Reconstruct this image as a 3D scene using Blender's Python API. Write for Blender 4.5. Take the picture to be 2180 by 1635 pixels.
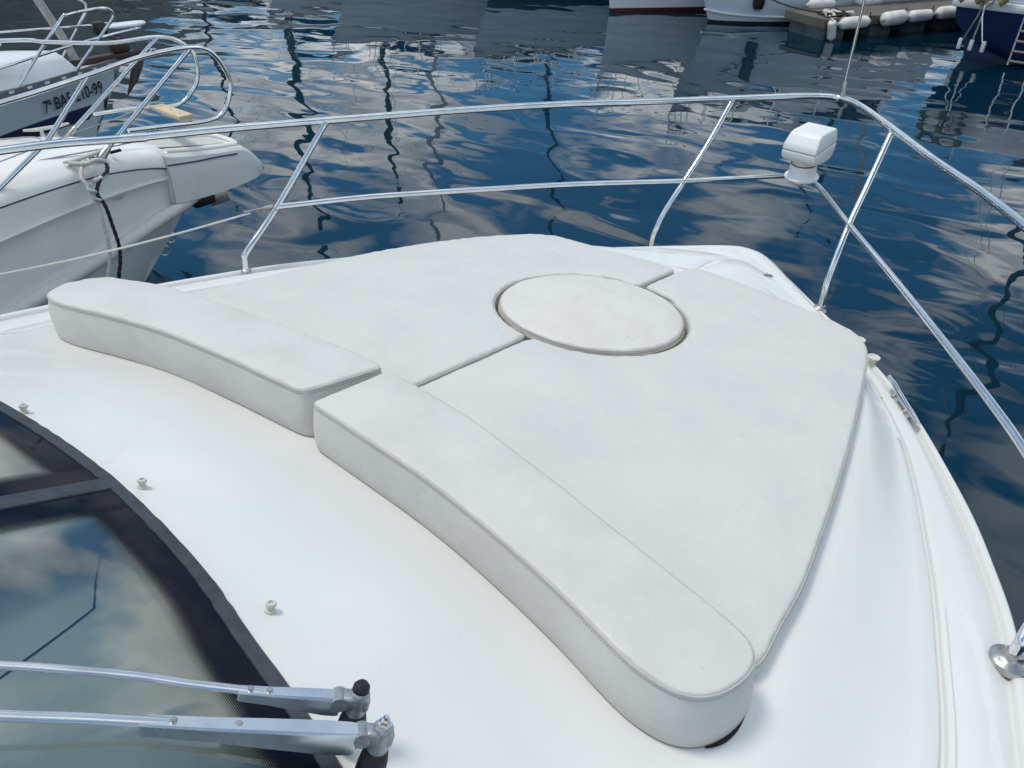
import bpy, bmesh, math, random
import numpy as np
from mathutils import Vector, Matrix, noise
from mathutils.geometry import delaunay_2d_cdt
R = math.radians
random.seed(7)
scene = bpy.context.scene
for o in list(bpy.data.objects): bpy.data.objects.remove(o)
COL = scene.collection

# ------------------------------------------------------------------ camera
# metres; x = towards the bow, y = to port, z = up, origin on the round hatch cushion
cam = bpy.data.cameras.new('camera'); cam_o = bpy.data.objects.new('camera', cam); COL.objects.link(cam_o)
cam.sensor_width = 36; cam.lens = 26.46; cam.clip_start = .05; cam.clip_end = 2000
r_ = Vector((.64457919, -.76452163, .00493379)); u_ = Vector((.43935655, .37569369, .81597799)); f_ = Vector((.62568641, .52379474, -.57806192))
cam_o.matrix_world = Matrix(((r_.x, u_.x, -f_.x, -1.86318), (r_.y, u_.y, -f_.y, -1.21595), (r_.z, u_.z, -f_.z, 1.25), (0, 0, 0, 1)))
scene.camera = cam_o
WATER_Z = -1.45

# ------------------------------------------------------------------ sky and sun
SUN_DIR = Vector((-.14, .30, .94)).normalized()         # towards the sun: high and to port
w = bpy.data.worlds.new('World'); scene.world = w; w.use_nodes = True
nt = w.node_tree; N = nt.nodes; L = nt.links; N.clear()
def nd(t, **k):
    n = N.new(t)
    for a, b in k.items(): setattr(n, a, b)
    return n
out = nd('ShaderNodeOutputWorld'); bg = nd('ShaderNodeBackground'); bg.inputs[1].default_value = .1
sky = nd('ShaderNodeTexSky', sky_type='NISHITA', sun_disc=False)
sky.sun_elevation = math.asin(SUN_DIR.z); sky.sun_rotation = math.atan2(SUN_DIR.x, SUN_DIR.y)
sky.ozone_density = 2.0; sky.air_density = 1.0; sky.dust_density = .6
tc = nd('ShaderNodeTexCoord'); sp = nd('ShaderNodeSeparateXYZ'); L.new(tc.outputs['Generated'], sp.inputs[0])
mz = nd('ShaderNodeMath', operation='MAXIMUM'); L.new(sp.outputs[2], mz.inputs[0]); mz.inputs[1].default_value = 0
az = nd('ShaderNodeMath', operation='ADD'); L.new(mz.outputs[0], az.inputs[0]); az.inputs[1].default_value = .16
cb = nd('ShaderNodeCombineXYZ')
for i in (0, 1):
    d = nd('ShaderNodeMath', operation='DIVIDE'); L.new(sp.outputs[i], d.inputs[0]); L.new(az.outputs[0], d.inputs[1]); L.new(d.outputs[0], cb.inputs[i])
cb.inputs[2].default_value = 8.3
n1 = nd('ShaderNodeTexNoise'); L.new(cb.outputs[0], n1.inputs['Vector'])
n1.inputs['Scale'].default_value = 2.0; n1.inputs['Detail'].default_value = 6; n1.inputs['Roughness'].default_value = .5; n1.inputs['Distortion'].default_value = .35
cov = nd('ShaderNodeValToRGB'); L.new(n1.outputs['Fac'], cov.inputs[0])
cov.color_ramp.elements[0].position = .44; cov.color_ramp.elements[1].position = .54
n2 = nd('ShaderNodeTexNoise'); L.new(cb.outputs[0], n2.inputs['Vector'])
n2.inputs['Scale'].default_value = 3.0; n2.inputs['Detail'].default_value = 6; n2.inputs['Roughness'].default_value = .52
cc = nd('ShaderNodeValToRGB'); L.new(n2.outputs['Fac'], cc.inputs[0])
CLOUD = cc
e = cc.color_ramp.elements
e[0].position = .33; e[0].color = (.305, .37, .435, 1); e[1].position = .66; e[1].color = (.98, .99, .97, 1)
cs = nd('ShaderNodeVectorMath', operation='SCALE'); L.new(cc.outputs[0], cs.inputs[0]); cs.inputs[3].default_value = 11.8
tn = nd('ShaderNodeMixRGB', blend_type='MULTIPLY'); tn.inputs[0].default_value = 1; L.new(sky.outputs[0], tn.inputs[1]); tn.inputs[2].default_value = (.40, .80, .98, 1)
mx = nd('ShaderNodeMixRGB'); L.new(cov.outputs[0], mx.inputs[0]); L.new(tn.outputs[0], mx.inputs[1]); L.new(cs.outputs[0], mx.inputs[2])
L.new(mx.outputs[0], bg.inputs[0]); L.new(bg.outputs[0], out.inputs[0])
sun = bpy.data.lights.new('sun', 'SUN'); sun.energy = 1.4; sun.angle = R(14); sun.color = (1, .94, .84)
sun_o = bpy.data.objects.new('sun', sun); COL.objects.link(sun_o); sun_o.rotation_euler = SUN_DIR.to_track_quat('Z', 'Y').to_euler(); sun_o.location = (-5, 4, 9)
vs = scene.view_settings; vs.view_transform = 'Standard'; vs.look = 'None'; vs.exposure = .50; vs.gamma = 1; vs.use_curve_mapping = False
scene.render.engine = 'CYCLES'

# ------------------------------------------------------------------ materials
MATS = {}
def mat(name, col, rough=.5, metal=0, var=0, vscale=8, bump=0, bscale=200, coat=0, spec=.5, tint=None, detail=5, stretch=None, specks=0, crease=0):
    if name in MATS: return MATS[name]
    m = bpy.data.materials.new(name); m.use_nodes = True; t = m.node_tree; b = t.nodes['Principled BSDF']
    b.inputs['Roughness'].default_value = rough; b.inputs['Metallic'].default_value = metal
    b.inputs['Specular IOR Level'].default_value = spec; b.inputs['Coat Weight'].default_value = coat
    b.inputs['Base Color'].default_value = (*col, 1)
    c = t.nodes.new('ShaderNodeTexCoord'); vec = c.outputs['Object']
    if stretch:
        mp = t.nodes.new('ShaderNodeMapping'); mp.inputs['Scale'].default_value = stretch; t.links.new(vec, mp.inputs[0]); vec = mp.outputs[0]
    if var:
        n = t.nodes.new('ShaderNodeTexNoise'); n.inputs['Scale'].default_value = vscale; n.inputs['Detail'].default_value = detail; n.inputs['Roughness'].default_value = .62
        t.links.new(vec, n.inputs['Vector'])
        rp = t.nodes.new('ShaderNodeValToRGB'); t.links.new(n.outputs['Fac'], rp.inputs[0])
        rp.color_ramp.interpolation = 'EASE'
        lo = tint if tint else tuple(x * (1 - var) for x in col)
        rp.color_ramp.elements[0].position = .3; rp.color_ramp.elements[0].color = (*lo, 1)
        rp.color_ramp.elements[1].position = .62; rp.color_ramp.elements[1].color = (*col, 1)
        t.links.new(rp.outputs[0], b.inputs['Base Color'])
        rr = t.nodes.new('ShaderNodeMapRange'); rr.inputs['To Min'].default_value = min(1, rough * 1.35); rr.inputs['To Max'].default_value = rough * .85
        t.links.new(n.outputs['Fac'], rr.inputs[0]); t.links.new(rr.outputs[0], b.inputs['Roughness'])
    if specks and var:      # scattered small scuffs and dirt spots
        sn = t.nodes.new('ShaderNodeTexNoise'); sn.inputs['Scale'].default_value = 55; sn.inputs['Detail'].default_value = 3; sn.inputs['Distortion'].default_value = 1.2
        mp2 = t.nodes.new('ShaderNodeMapping'); mp2.inputs['Rotation'].default_value = (0, 0, .7); mp2.inputs['Scale'].default_value = (1, .45, 1); t.links.new(vec, mp2.inputs[0]); t.links.new(mp2.outputs[0], sn.inputs['Vector'])
        sr = t.nodes.new('ShaderNodeValToRGB'); t.links.new(sn.outputs['Fac'], sr.inputs[0]); sr.color_ramp.elements[0].position = .70; sr.color_ramp.elements[0].color = (0, 0, 0, 1); sr.color_ramp.elements[1].position = .80; sr.color_ramp.elements[1].color = (specks, specks, specks, 1)
        mm = t.nodes.new('ShaderNodeMixRGB'); t.links.new(sr.outputs[0], mm.inputs[0]); t.links.new(rp.outputs[0], mm.inputs[1]); mm.inputs[2].default_value = (col[0] * .55, col[1] * .52, col[2] * .48, 1)
        t.links.new(mm.outputs[0], b.inputs['Base Color'])
    if bump:
        n = t.nodes.new('ShaderNodeTexNoise'); n.inputs['Scale'].default_value = bscale; n.inputs['Detail'].default_value = 4
        t.links.new(vec, n.inputs['Vector'])
        if crease:      # soft wrinkles of the cover over its foam
            wn = t.nodes.new('ShaderNodeTexNoise'); wn.inputs['Scale'].default_value = 7; wn.inputs['Detail'].default_value = 3; wn.inputs['Distortion'].default_value = 1.6; t.links.new(vec, wn.inputs['Vector'])
            wm = t.nodes.new('ShaderNodeMath'); wm.operation = 'MULTIPLY_ADD'; wm.inputs[1].default_value = crease / bump * 2.2; t.links.new(wn.outputs['Fac'], wm.inputs[0]); t.links.new(n.outputs['Fac'], wm.inputs[2])
        bp = t.nodes.new('ShaderNodeBump'); bp.inputs['Strength'].default_value = 1; bp.inputs['Distance'].default_value = bump
        t.links.new(wm.outputs[0] if crease else n.outputs['Fac'], bp.inputs['Height']); t.links.new(bp.outputs[0], b.inputs['Normal'])
    MATS[name] = m; return m

GEL = mat('gelcoat_white', (.70, .695, .67), .26, var=.03, vscale=1.3, detail=1, coat=.2, bump=.0008, bscale=5, specks=.10)
GEL_B = mat('gelcoat_cream', (.82, .81, .775), .25, var=.06, vscale=3, coat=.2, tint=(.78, .765, .72), detail=2)
VIN = mat('vinyl_cover', (.59, .592, .553), .50, var=.05, vscale=4, bump=.0007, bscale=300, tint=(.56, .555, .525), specks=.4, crease=.0016)
VIN_W = mat('vinyl_bolster', (.60, .588, .552), .50, var=.06, vscale=5, bump=.0007, bscale=300, tint=(.55, .535, .505), specks=.4, crease=.0016)
VIN_H = mat('vinyl_hatch', (.63, .612, .572), .52, var=.07, vscale=6, bump=.0007, bscale=300, tint=(.60, .575, .54), specks=.5, crease=.003)
PIPE = mat('vinyl_piping', (.48, .465, .43), .5, var=.12, vscale=30)
STITCH = mat('stitching', (.30, .29, .27), .8)
GRIME_SHADE = mat('grimy_shaded_vinyl', (.43, .38, .31), .7, var=.35, vscale=18)  # dirt of the hatch band; on bolster hems also painted contact shade
STEEL = mat('stainless_steel', (.78, .78, .77), .14, 1, var=.16, vscale=14)
STEEL_D = mat('worn_steel', (.52, .50, .47), .32, 1, var=.3, vscale=40, bump=.0004, bscale=60)
ALU = mat('polished_aluminium', (.70, .71, .72), .26, 1, var=.18, vscale=14)
CAST = mat('cast_aluminium', (.42, .44, .46), .45, .8, var=.3, vscale=60, bump=.0012, bscale=130)
RUB = mat('black_rubber', (.012, .013, .015), .5, var=.4, vscale=40)
GASK = mat('windscreen_sealant', (.035, .043, .055), .55, var=.4, vscale=25, bump=.003, bscale=60)
PLW = mat('white_plastic', (.74, .75, .745), .32, var=.04, vscale=10)
PLG = mat('aged_plastic', (.62, .60, .54), .45, var=.12, vscale=40)
DASH = mat('dash_lining', (.62, .66, .64), .7, var=.08, vscale=5)
NAVY = mat('navy_paint', (.010, .016, .06), .3)
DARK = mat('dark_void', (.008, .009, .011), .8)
BLACKP = mat('black_paint', (.012, .012, .013), .35)
ANTIF = mat('dark_antifouling', (.012, .014, .02), .7, var=.3, vscale=5)
TEAK = mat('grey_teak', (.30, .25, .20), .7, var=.35, vscale=6, stretch=(3, 30, 30))
BROWN = mat('dark_varnished_wood', (.055, .028, .02), .45, var=.4, vscale=14)
BEIGE = mat('bare_plywood', (.62, .50, .33), .7, var=.15, vscale=20)
ROPE_W = mat('white_rope', (.60, .58, .53), .9, var=.3, vscale=120, bump=.002, bscale=260)
ROPE_K = mat('black_rope', (.018, .018, .02), .85, var=.4, vscale=120, bump=.002, bscale=260)
HULL_C = mat('pale_blue_hull', (.50, .57, .62), .3, var=.08, vscale=3)
LET = mat('black_lettering', (.012, .012, .014), .45)
GREYT = mat('grey_toe_rail', (.15, .155, .165), .5, var=.15, vscale=15)
WHITE = mat('boat_white', (.74, .76, .78), .3, var=.08, vscale=1.5)
PALE = mat('boat_pale_grey', (.60, .65, .70), .3, var=.08, vscale=1.5)
RED = mat('boot_red', (.07, .008, .008), .5)
BLUE = mat('yacht_blue', (.010, .028, .105), .3, var=.3, vscale=2.5)
CONC = mat('concrete_float', (.10, .13, .14), .85, var=.5, vscale=4)
DKBOARD = mat('dock_boards', (.125, .11, .095), .8, var=.3, vscale=5)
FEND = mat('fender_white', (.72, .70, .66), .5, var=.25, vscale=6)
OLIVE = mat('olive_cover', (.22, .20, .09), .8, var=.25, vscale=8)
WINDK = mat('cabin_window', (.01, .012, .015), .08)
MASTG = mat('mast_alloy', (.42, .43, .44), .4, .6)
MASTK = mat('mast_dark', (.03, .045, .045), .5)
MASTGR = mat('mast_green', (.012, .055, .045), .5)
STONE = mat('breakwater_stone', (.10, .09, .075), .9, var=.6, vscale=.4)
LEAFY = mat('hill_scrub', (.045, .05, .03), .9, var=.6, vscale=.15)

def glass_material():
    m = bpy.data.materials.new('windscreen_glass'); m.use_nodes = True; t = m.node_tree; t.nodes.clear()
    o = t.nodes.new('ShaderNodeOutputMaterial'); mxn = t.nodes.new('ShaderNodeMixShader'); tr = t.nodes.new('ShaderNodeBsdfTransparent'); g = t.nodes.new('ShaderNodeBsdfGlossy')
    tr.inputs[0].default_value = (.76, .84, .82, 1); g.inputs['Roughness'].default_value = .012; g.inputs[0].default_value = (1, 1, 1, 1)
    fr = t.nodes.new('ShaderNodeFresnel'); fr.inputs[0].default_value = 1.75
    mlt = t.nodes.new('ShaderNodeMath'); mlt.operation = 'MULTIPLY'; mlt.inputs[1].default_value = 1.5; mlt.use_clamp = True
    t.links.new(fr.outputs[0], mlt.inputs[0]); t.links.new(mlt.outputs[0], mxn.inputs[0]); t.links.new(tr.outputs[0], mxn.inputs[1]); t.links.new(g.outputs[0], mxn.inputs[2]); t.links.new(mxn.outputs[0], o.inputs[0])
    return m
GLASS = glass_material()

def frit_material():
    m = bpy.data.materials.new('printed_glass_border'); m.use_nodes = True; t = m.node_tree; b = t.nodes['Principled BSDF']
    b.inputs['Base Color'].default_value = (.006, .008, .016, 1); b.inputs['Roughness'].default_value = .03
    b.inputs['Specular IOR Level'].default_value = .05
    uv = t.nodes.new('ShaderNodeUVMap'); s = t.nodes.new('ShaderNodeSeparateXYZ'); t.links.new(uv.outputs[0], s.inputs[0])
    def M(op, a, bb=None):
        n = t.nodes.new('ShaderNodeMath'); n.operation = op
        for i, v in enumerate((a, bb)):
            if v is None: continue
            if isinstance(v, (int, float)): n.inputs[i].default_value = v
            else: t.links.new(v, n.inputs[i])
        return n.outputs[0]
    k = 2 * math.pi / .0055
    a = M('SINE', M('MULTIPLY', M('ADD', s.outputs[0], s.outputs[1]), k)); c = M('SINE', M('MULTIPLY', M('SUBTRACT', s.outputs[0], s.outputs[1]), k))
    dots = M('MULTIPLY', M('ADD', M('MULTIPLY', a, c), 1.0), .5)           # 0..1
    edge = M('DIVIDE', M('SUBTRACT', s.outputs[1], .052), .034)            # 0 solid .. 1 clear
    alpha = M('GREATER_THAN', dots, edge)
    t.links.new(alpha, b.inputs['Alpha'])
    return m
FRIT = frit_material()

def water_material():
    m = bpy.data.materials.new('harbour_water'); m.use_nodes = True; t = m.node_tree; b = t.nodes['Principled BSDF']
    b.inputs['Base Color'].default_value = (.0010, .016, .031, 1); b.inputs['Roughness'].default_value = .01
    b.inputs['IOR'].default_value = 1.36; b.inputs['Specular IOR Level'].default_value = .85
    c = t.nodes.new('ShaderNodeTexCoord')
    def noise_(scale, amp, detail, rot, sx, sy, dist=0):
        mp = t.nodes.new('ShaderNodeMapping'); mp.inputs['Rotation'].default_value = (0, 0, rot); mp.inputs['Scale'].default_value = (sx, sy, 1)
        n = t.nodes.new('ShaderNodeTexNoise'); n.inputs['Scale'].default_value = scale; n.inputs['Detail'].default_value = detail; n.inputs['Roughness'].default_value = .45; n.inputs['Distortion'].default_value = dist
        t.links.new(c.outputs['Object'], mp.inputs[0]); t.links.new(mp.outputs[0], n.inputs['Vector'])
        k = t.nodes.new('ShaderNodeMath'); k.operation = 'MULTIPLY'; k.inputs[1].default_value = amp; t.links.new(n.outputs['Fac'], k.inputs[0]); return k.outputs[0]
    def add(a, b_):
        k = t.nodes.new('ShaderNodeMath'); k.operation = 'ADD'; t.links.new(a, k.inputs[0]); t.links.new(b_, k.inputs[1]); return k.outputs[0]
    big = noise_(.45, .045, 0, R(40), 1.0, .7, .3)
    mid = noise_(1.35, .024, 0, R(48), 1.25, .75, .5)
    small = noise_(3.4, .0020, 1, R(30), 1.3, .8, .3)
    # calm and ruffled patches
    pat = t.nodes.new('ShaderNodeTexNoise'); pat.inputs['Scale'].default_value = .13; pat.inputs['Detail'].default_value = 2; t.links.new(c.outputs['Object'], pat.inputs['Vector'])
    mr = t.nodes.new('ShaderNodeMapRange'); mr.inputs[1].default_value = .35; mr.inputs[2].default_value = .65; mr.inputs[3].default_value = .75; mr.inputs[4].default_value = 1.2; t.links.new(pat.outputs['Fac'], mr.inputs[0])
    k = t.nodes.new('ShaderNodeMath'); k.operation = 'MULTIPLY'; t.links.new(add(mid, small), k.inputs[0]); t.links.new(mr.outputs[0], k.inputs[1])
    bp = t.nodes.new('ShaderNodeBump'); bp.inputs['Strength'].default_value = 1; bp.inputs['Distance'].default_value = 1
    t.links.new(add(big, k.outputs[0]), bp.inputs['Height']); t.links.new(bp.outputs[0], b.inputs['Normal'])
    return m
WATER = water_material()

# ------------------------------------------------------------------ mesh helpers
def cr(pts, n=6, closed=False):
    """Catmull-Rom through points (any dimension)."""
    P = [np.array(p, float) for p in pts]; out = []; m = len(P)
    rng = range(m if closed else m - 1)
    for i in rng:
        p1, p2 = P[i], P[(i + 1) % m]
        p0 = P[(i - 1) % m] if (closed or i > 0) else 2 * p1 - p2
        p3 = P[(i + 2) % m] if (closed or i + 2 < m) else 2 * p2 - p1
        for j in range(n):
            t = j / n
            out.append(.5 * (2 * p1 + (p2 - p0) * t + (2 * p0 - 5 * p1 + 4 * p2 - p3) * t * t + (3 * p1 - p0 - 3 * p2 + p3) * t ** 3))
    if not closed: out.append(P[-1])
    return out

class MB:
    def __init__(s): s.v = []; s.f = []
    def add(s, v, f):
        o = len(s.v); s.v += [tuple(map(float, p)) for p in v]; s.f += [tuple(i + o for i in q) for q in f]; return s
    def loft(s, rows, closed=False, cap=False):
        n = len(rows[0]); v = [p for r in rows for p in r]; f = []
        for i in range(len(rows) - 1):
            for j in range(n if closed else n - 1):
                k = (j + 1) % n; f.append((i * n + j, i * n + k, (i + 1) * n + k, (i + 1) * n + j))
        if cap: f.append(tuple(range(n - 1, -1, -1))); f.append(tuple((len(rows) - 1) * n + j for j in range(n)))
        return s.add(v, f)
    def tube(s, pts, r, n=10, sm=0, closed=False, flat=1.0):
        k0 = len(pts)
        if sm: pts = cr(pts, sm, closed)
        if isinstance(r, (list, tuple)) and len(r) != len(pts): r = [float(np.interp(i / (len(pts) - 1), np.linspace(0, 1, len(r)), r)) for i in range(len(pts))]
        P = [Vector([float(c) for c in p]) for p in pts]; m = len(P); rows = []; up = None
        for i in range(m):
            a = P[(i - 1) % m] if (closed or i) else P[0]; b = P[(i + 1) % m] if (closed or i < m - 1) else P[-1]
            t = (b - a).normalized()
            if up is None:
                up = Vector((0, 0, 1)) if abs(t.z) < .9 else Vector((1, 0, 0))
            x = up.cross(t); 
            if x.length < 1e-6: x = Vector((1, 0, 0)).cross(t)
            x.normalize(); y = t.cross(x); up = y
            rr = r[i] if isinstance(r, (list, tuple)) else r
            rows.append([P[i] + (x * math.cos(2 * math.pi * k / n) + y * math.sin(2 * math.pi * k / n) * flat) * rr for k in range(n)])
        if closed: rows.append(rows[0])
        return s.loft(rows, True, not closed)
    def lathe(s, prof, n=20, M=None):
        rows = [[Vector((r * math.cos(2 * math.pi * k / n), r * math.sin(2 * math.pi * k / n), z)) for k in range(n)] for r, z in prof]
        if M is not None: rows = [[M @ p for p in q] for q in rows]
        return s.loft(rows, True, True)
    def box(s, lo, hi, M=None, bev=0, seg=2):
        bm = bmesh.new(); bmesh.ops.create_cube(bm, size=1)
        for v in bm.verts: v.co = Vector([(lo[i] + hi[i]) / 2 + v.co[i] * (hi[i] - lo[i]) for i in range(3)])
        if bev: bmesh.ops.bevel(bm, geom=bm.edges[:], offset=bev, segments=seg, affect='EDGES', profile=.5)
        bm.verts.index_update(); v = [(M @ q.co if M is not None else q.co.copy()) for q in bm.verts]; f = [tuple(q.index for q in p.verts) for p in bm.faces]; bm.free()
        return s.add(v, f)
    def build(s, name, m, parent=None, smooth=True, angle=40):
        me = bpy.data.meshes.new(name); me.from_pydata(s.v, [], s.f); me.materials.append(m)
        bm = bmesh.new(); bm.from_mesh(me); bmesh.ops.remove_doubles(bm, verts=bm.verts, dist=1e-5); bmesh.ops.recalc_face_normals(bm, faces=bm.faces); bm.to_mesh(me); bm.free()
        if smooth:
            me.polygons.foreach_set('use_smooth', [True] * len(me.polygons)); me.set_sharp_from_angle(angle=R(angle))
        o = bpy.data.objects.new(name, me); COL.objects.link(o)
        if parent is not None:
            o.parent = parent
            base = parent
            off = Vector((0, 0, 0))
            if base.get('_world'): off = Vector(base['_world'])
            o.matrix_parent_inverse = Matrix.Translation(-off)
        return o

def empty(name, loc, label, cat, group=None, rz=0, world=True):
    """Empty at the base of a thing. world=True: its parts are modelled in world coordinates."""
    o = bpy.data.objects.new(name, None); COL.objects.link(o); o.location = loc; o.rotation_euler = (0, 0, rz); o.empty_display_size = .2
    if world: o['_world'] = tuple(loc)
    tag(o, label, cat, group); return o
def tag(o, label, cat=None, group=None, kind=None):
    if label: o['label'] = label
    if cat: o['category'] = cat
    if group: o['group'] = group
    if kind: o['kind'] = kind
    return o
def struct(o): o['kind'] = 'structure'; return o
def xform(loc, zdir, xdir=(1, 0, 0)):
    z = Vector(zdir).normalized(); x = Vector(xdir); x = (x - z * x.dot(z)).normalized(); y = z.cross(x)
    return Matrix(((x.x, y.x, z.x, loc[0]), (x.y, y.y, z.y, loc[1]), (x.z, y.z, z.z, loc[2]), (0, 0, 0, 1)))

# ================================================================== water
b = MB(); S = 600
xs = [-S, -60, -10, 30, 90, S]
b.loft([[(x, y, WATER_Z) for y in xs] for x in xs])
water = b.build('water', WATER, smooth=False); struct(water)

# ================================================================== the motor boat we stand on
def z_pad(x, y): return -.142 * x - .05 * y * y
def z_top(x, y):
    q = max(0, min(1, (abs(y) - .5) / .5)); t = max(0, -1.15 - .17 * q * q * (3 - 2 * q) - x)
    return z_pad(x, y) - .05 + .32 * (math.sqrt(t * t + .0025) - .05)
boat = empty('motor_boat', (-1.5, 0, WATER_Z), 'white motor boat foredeck with windscreen and stainless bow rail, in the foreground', 'boat')
GU = [(1.455, 0), (1.45, .06), (1.42, .12), (1.36, .19), (1.27, .28), (1.11, .44), (.95, .605), (.79, .755), (.64, .88), (.49, .99), (.28, 1.12), (.07, 1.24), (-.11, 1.325), (-.29, 1.40), (-.5, 1.46), (-.8, 1.53), (-1.27, 1.61), (-2, 1.67), (-3, 1.70), (-5, 1.68), (-6.5, 1.6)]
GV = [(1.20, 0), (1.19, .04), (1.165, .08), (1.13, .13), (1.07, .2), (.96, .34), (.85, .48), (.74, .62), (.62, .765), (.484, .861), (.28, .98), (.05, 1.08), (-.11, 1.14), (-.29, 1.205), (-.5, 1.27), (-.8, 1.35), (-1.27, 1.42), (-2, 1.46), (-3, 1.48), (-5, 1.46), (-6.5, 1.38)]
SH = [(.98, 0), (.97, .04), (.95, .07), (.92, .12), (.88, .18), (.80, .3), (.72, .42), (.64, .54), (.55, .66), (.44, .76), (.27, .84), (.05, .90), (-.11, .94), (-.29, .97), (-.5, 1.0), (-.8, 1.04), (-1.27, 1.10), (-2, 1.12), (-3, 1.13), (-5, 1.1), (-6.5, 1.05)]
ZG_BOW = [-.245, -.245, -.246, -.248, -.25, -.255, -.26, -.266, -.270]
def zg(x): return -.215 - .108 * max(x, -2.2) if x > -2.2 else .0226
def yw(x):  # half-width of the hole under the windscreen at x
    return 0 if x > -1.62 else float(np.interp(-x, [1.62, 1.66, 1.70, 1.76, 1.85], [0, .6, .85, .95, 1.0]))
ctrl = []
for i, (g, v, s) in enumerate(zip(GU, GV, SH)):
    zv = ZG_BOW[i] if i < len(ZG_BOW) else -.205 - .108 * max(v[0], -2.2)
    ctrl.append([g[0], g[1], v[0], v[1], s[0], s[1], zv])
curve = cr(ctrl, 14)
TREAD = cr([(-.385, 1.20), (-.362, 1.258), (-.372, 1.305), (-.42, 1.340), (-.5, 1.370), (-.6, 1.405), (-.8, 1.462), (-1.1, 1.515), (-1.4, 1.55), (-2.4, 1.60)], 6)
def tread_dip(x, y):
    """soft recess of the side-deck tread, metres below the side deck"""
    if x > -.30: return 0
    d = min(math.hypot(x - p[0], y - p[1]) for p in TREAD)
    ys = float(np.interp(-x, [-p[0] for p in TREAD[6:]], [p[1] for p in TREAD[6:]]))
    ins = (y < ys) and x < -.362
    q = max(0, min(1, .5 + (d if ins else -d) / .028)); q = q * q * (3 - 2 * q)
    return -.009 * q
def deck_row(c, sgn):
    gx, gy, vx, vy, sx, sy, zv = c
    px = gx if gx < .6 else .6 + (gx - .6) * .1
    row = []
    y0 = yw(px)
    if y0 > 0: px = px + .0
    zs = z_top(sx, sy)
    for k in range(12):
        t = k / 12; x = px + (sx - px) * t; y = y0 + (sy - y0) * t
        row.append((x, y, z_top(x, y)))
    for k in range(9):
        t = k / 8; x = sx + (vx - sx) * t * .985; y = sy + (vy - sy) * t * .985
        a = z_top(x, y); q = t * t * (3 - 2 * t)
        row.append((x, y, a + (zv + .020 - a) * q))
    d = Vector((gx - vx, gy - vy)); dl = d.length; d /= max(dl, 1e-6)
    amp = 1.0
    for off, dz in ((0.0, .016), (.003, -.001), (.006, -.004), (.015, -.004), (.018, .004), (.022, .007), (.030, .008)):
        row.append((vx + d.x * off, vy + d.y * off, zv + dz * amp))
    ze = zg(gx) - .012
    for k in range(1, 18):
        t = k / 18; o = .030 + (dl - .030 - .034) * t
        bow = max(0, min(1, (gx - .7) / .5))
        row.append((vx + d.x * o, vy + d.y * o, zv + .008 + (ze - zv - .008) * (t ** (1 + .9 * bow)) + .014 * math.sin(math.pi * t) + tread_dip(vx + d.x * o, vy + d.y * o)))
    for off, dz in ((.034, .0), (.029, .0), (.025, .013), (.019, .017), (.008, .017), (.002, .012), (0, .002), (0, -.035)):
        row.append((gx - d.x * off, gy - d.y * off, ze + dz))
    return [(x, y * sgn, z) for x, y, z in row]
b = MB()
for sg in (-1, 1): b.loft([deck_row(c, sg) for c in curve])
deck = b.build('deck', GEL, boat, angle=50)
# hull sides, rub rail
b = MB()
for sg in (-1, 1):
    rows = []
    for c in curve:
        gx, gy = c[0], c[1]; ze = zg(gx) - .045; row = []
        for k in range(9):
            t = k / 8; z = ze + (WATER_Z - .45 - ze) * t
            bowf = max(0, (gx + 1.5) / 2.95)
            row.append((gx - 1.1 * t * bowf ** 2 - .0, gy * (1 - (.16 + .55 * bowf) * t ** 1.3) * sg, z))
        rows.append(row)
    b.loft(rows)
b.build('hull', GEL, boat)
for sg in (-1, 1):
    b = MB(); b.tube([(c[0] + .006, (c[1] + .006) * sg, zg(c[0]) - .055) for c in curve], .016, 8)
    b.build('rub_rail', PLG, boat)
# transom and cabin behind the camera
b = MB(); b.loft([[(-6.5, y, z) for y in (-1.6, -.8, 0, .8, 1.6)] for z in (.02, -1.9)]); b.build('transom', GEL, boat, smooth=False)
b = MB(); b.box((-6.4, -1.0, -.35), (-3.9, 1.0, -.3)); b.build('cockpit_floor', TEAK, boat, smooth=False)

# ---- windscreen
WB = cr([(-1.98, 1.02), (-1.80, .985), (-1.70, .88), (-1.645, .70), (-1.607, .48), (-1.580, .32), (-1.560, .16), (-1.550, 0), (-1.552, -.16), (-1.563, -.32), (-1.588, -.48), (-1.612, -.66), (-1.65, -.83), (-1.72, -.94), (-1.82, -1.0), (-1.98, -1.02)], 8)
def ws(i, t, off=0):
    """point on the glass: i index on the base curve, t metres up the slope."""
    x, y = WB[i]; zb = z_top(x, y) if x > -1.75 else z_top(-1.75, y) + .0
    side = max(0, abs(y) - .85) / .17
    dirv = Vector((-.919 + .35 * side, -.25 * (1 if y > 0 else -1) * side, .395 + .35 * side)).normalized()
    nrm = Vector((.395 * (1 - side), (1 if y > 0 else -1) * side, .919)).normalized()
    return Vector((x, y, zb + .012)) + dirv * t + nrm * off
mid = min(range(len(WB)), key=lambda i: abs(WB[i][1]))
TOP = .92
for rng, lab in ((range(0, mid + 1), 'port windscreen pane'), (range(mid, len(WB)), 'starboard windscreen pane reflecting clouds')):
    b = MB(); b.loft([[ws(i, t) for t in np.linspace(0, TOP, 8)] for i in rng]); g = b.build('windscreen_pane', GLASS, boat); g['label'] = lab
    if sum(p.normal.z for p in g.data.polygons) < 0: g.data.flip_normals()
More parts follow.
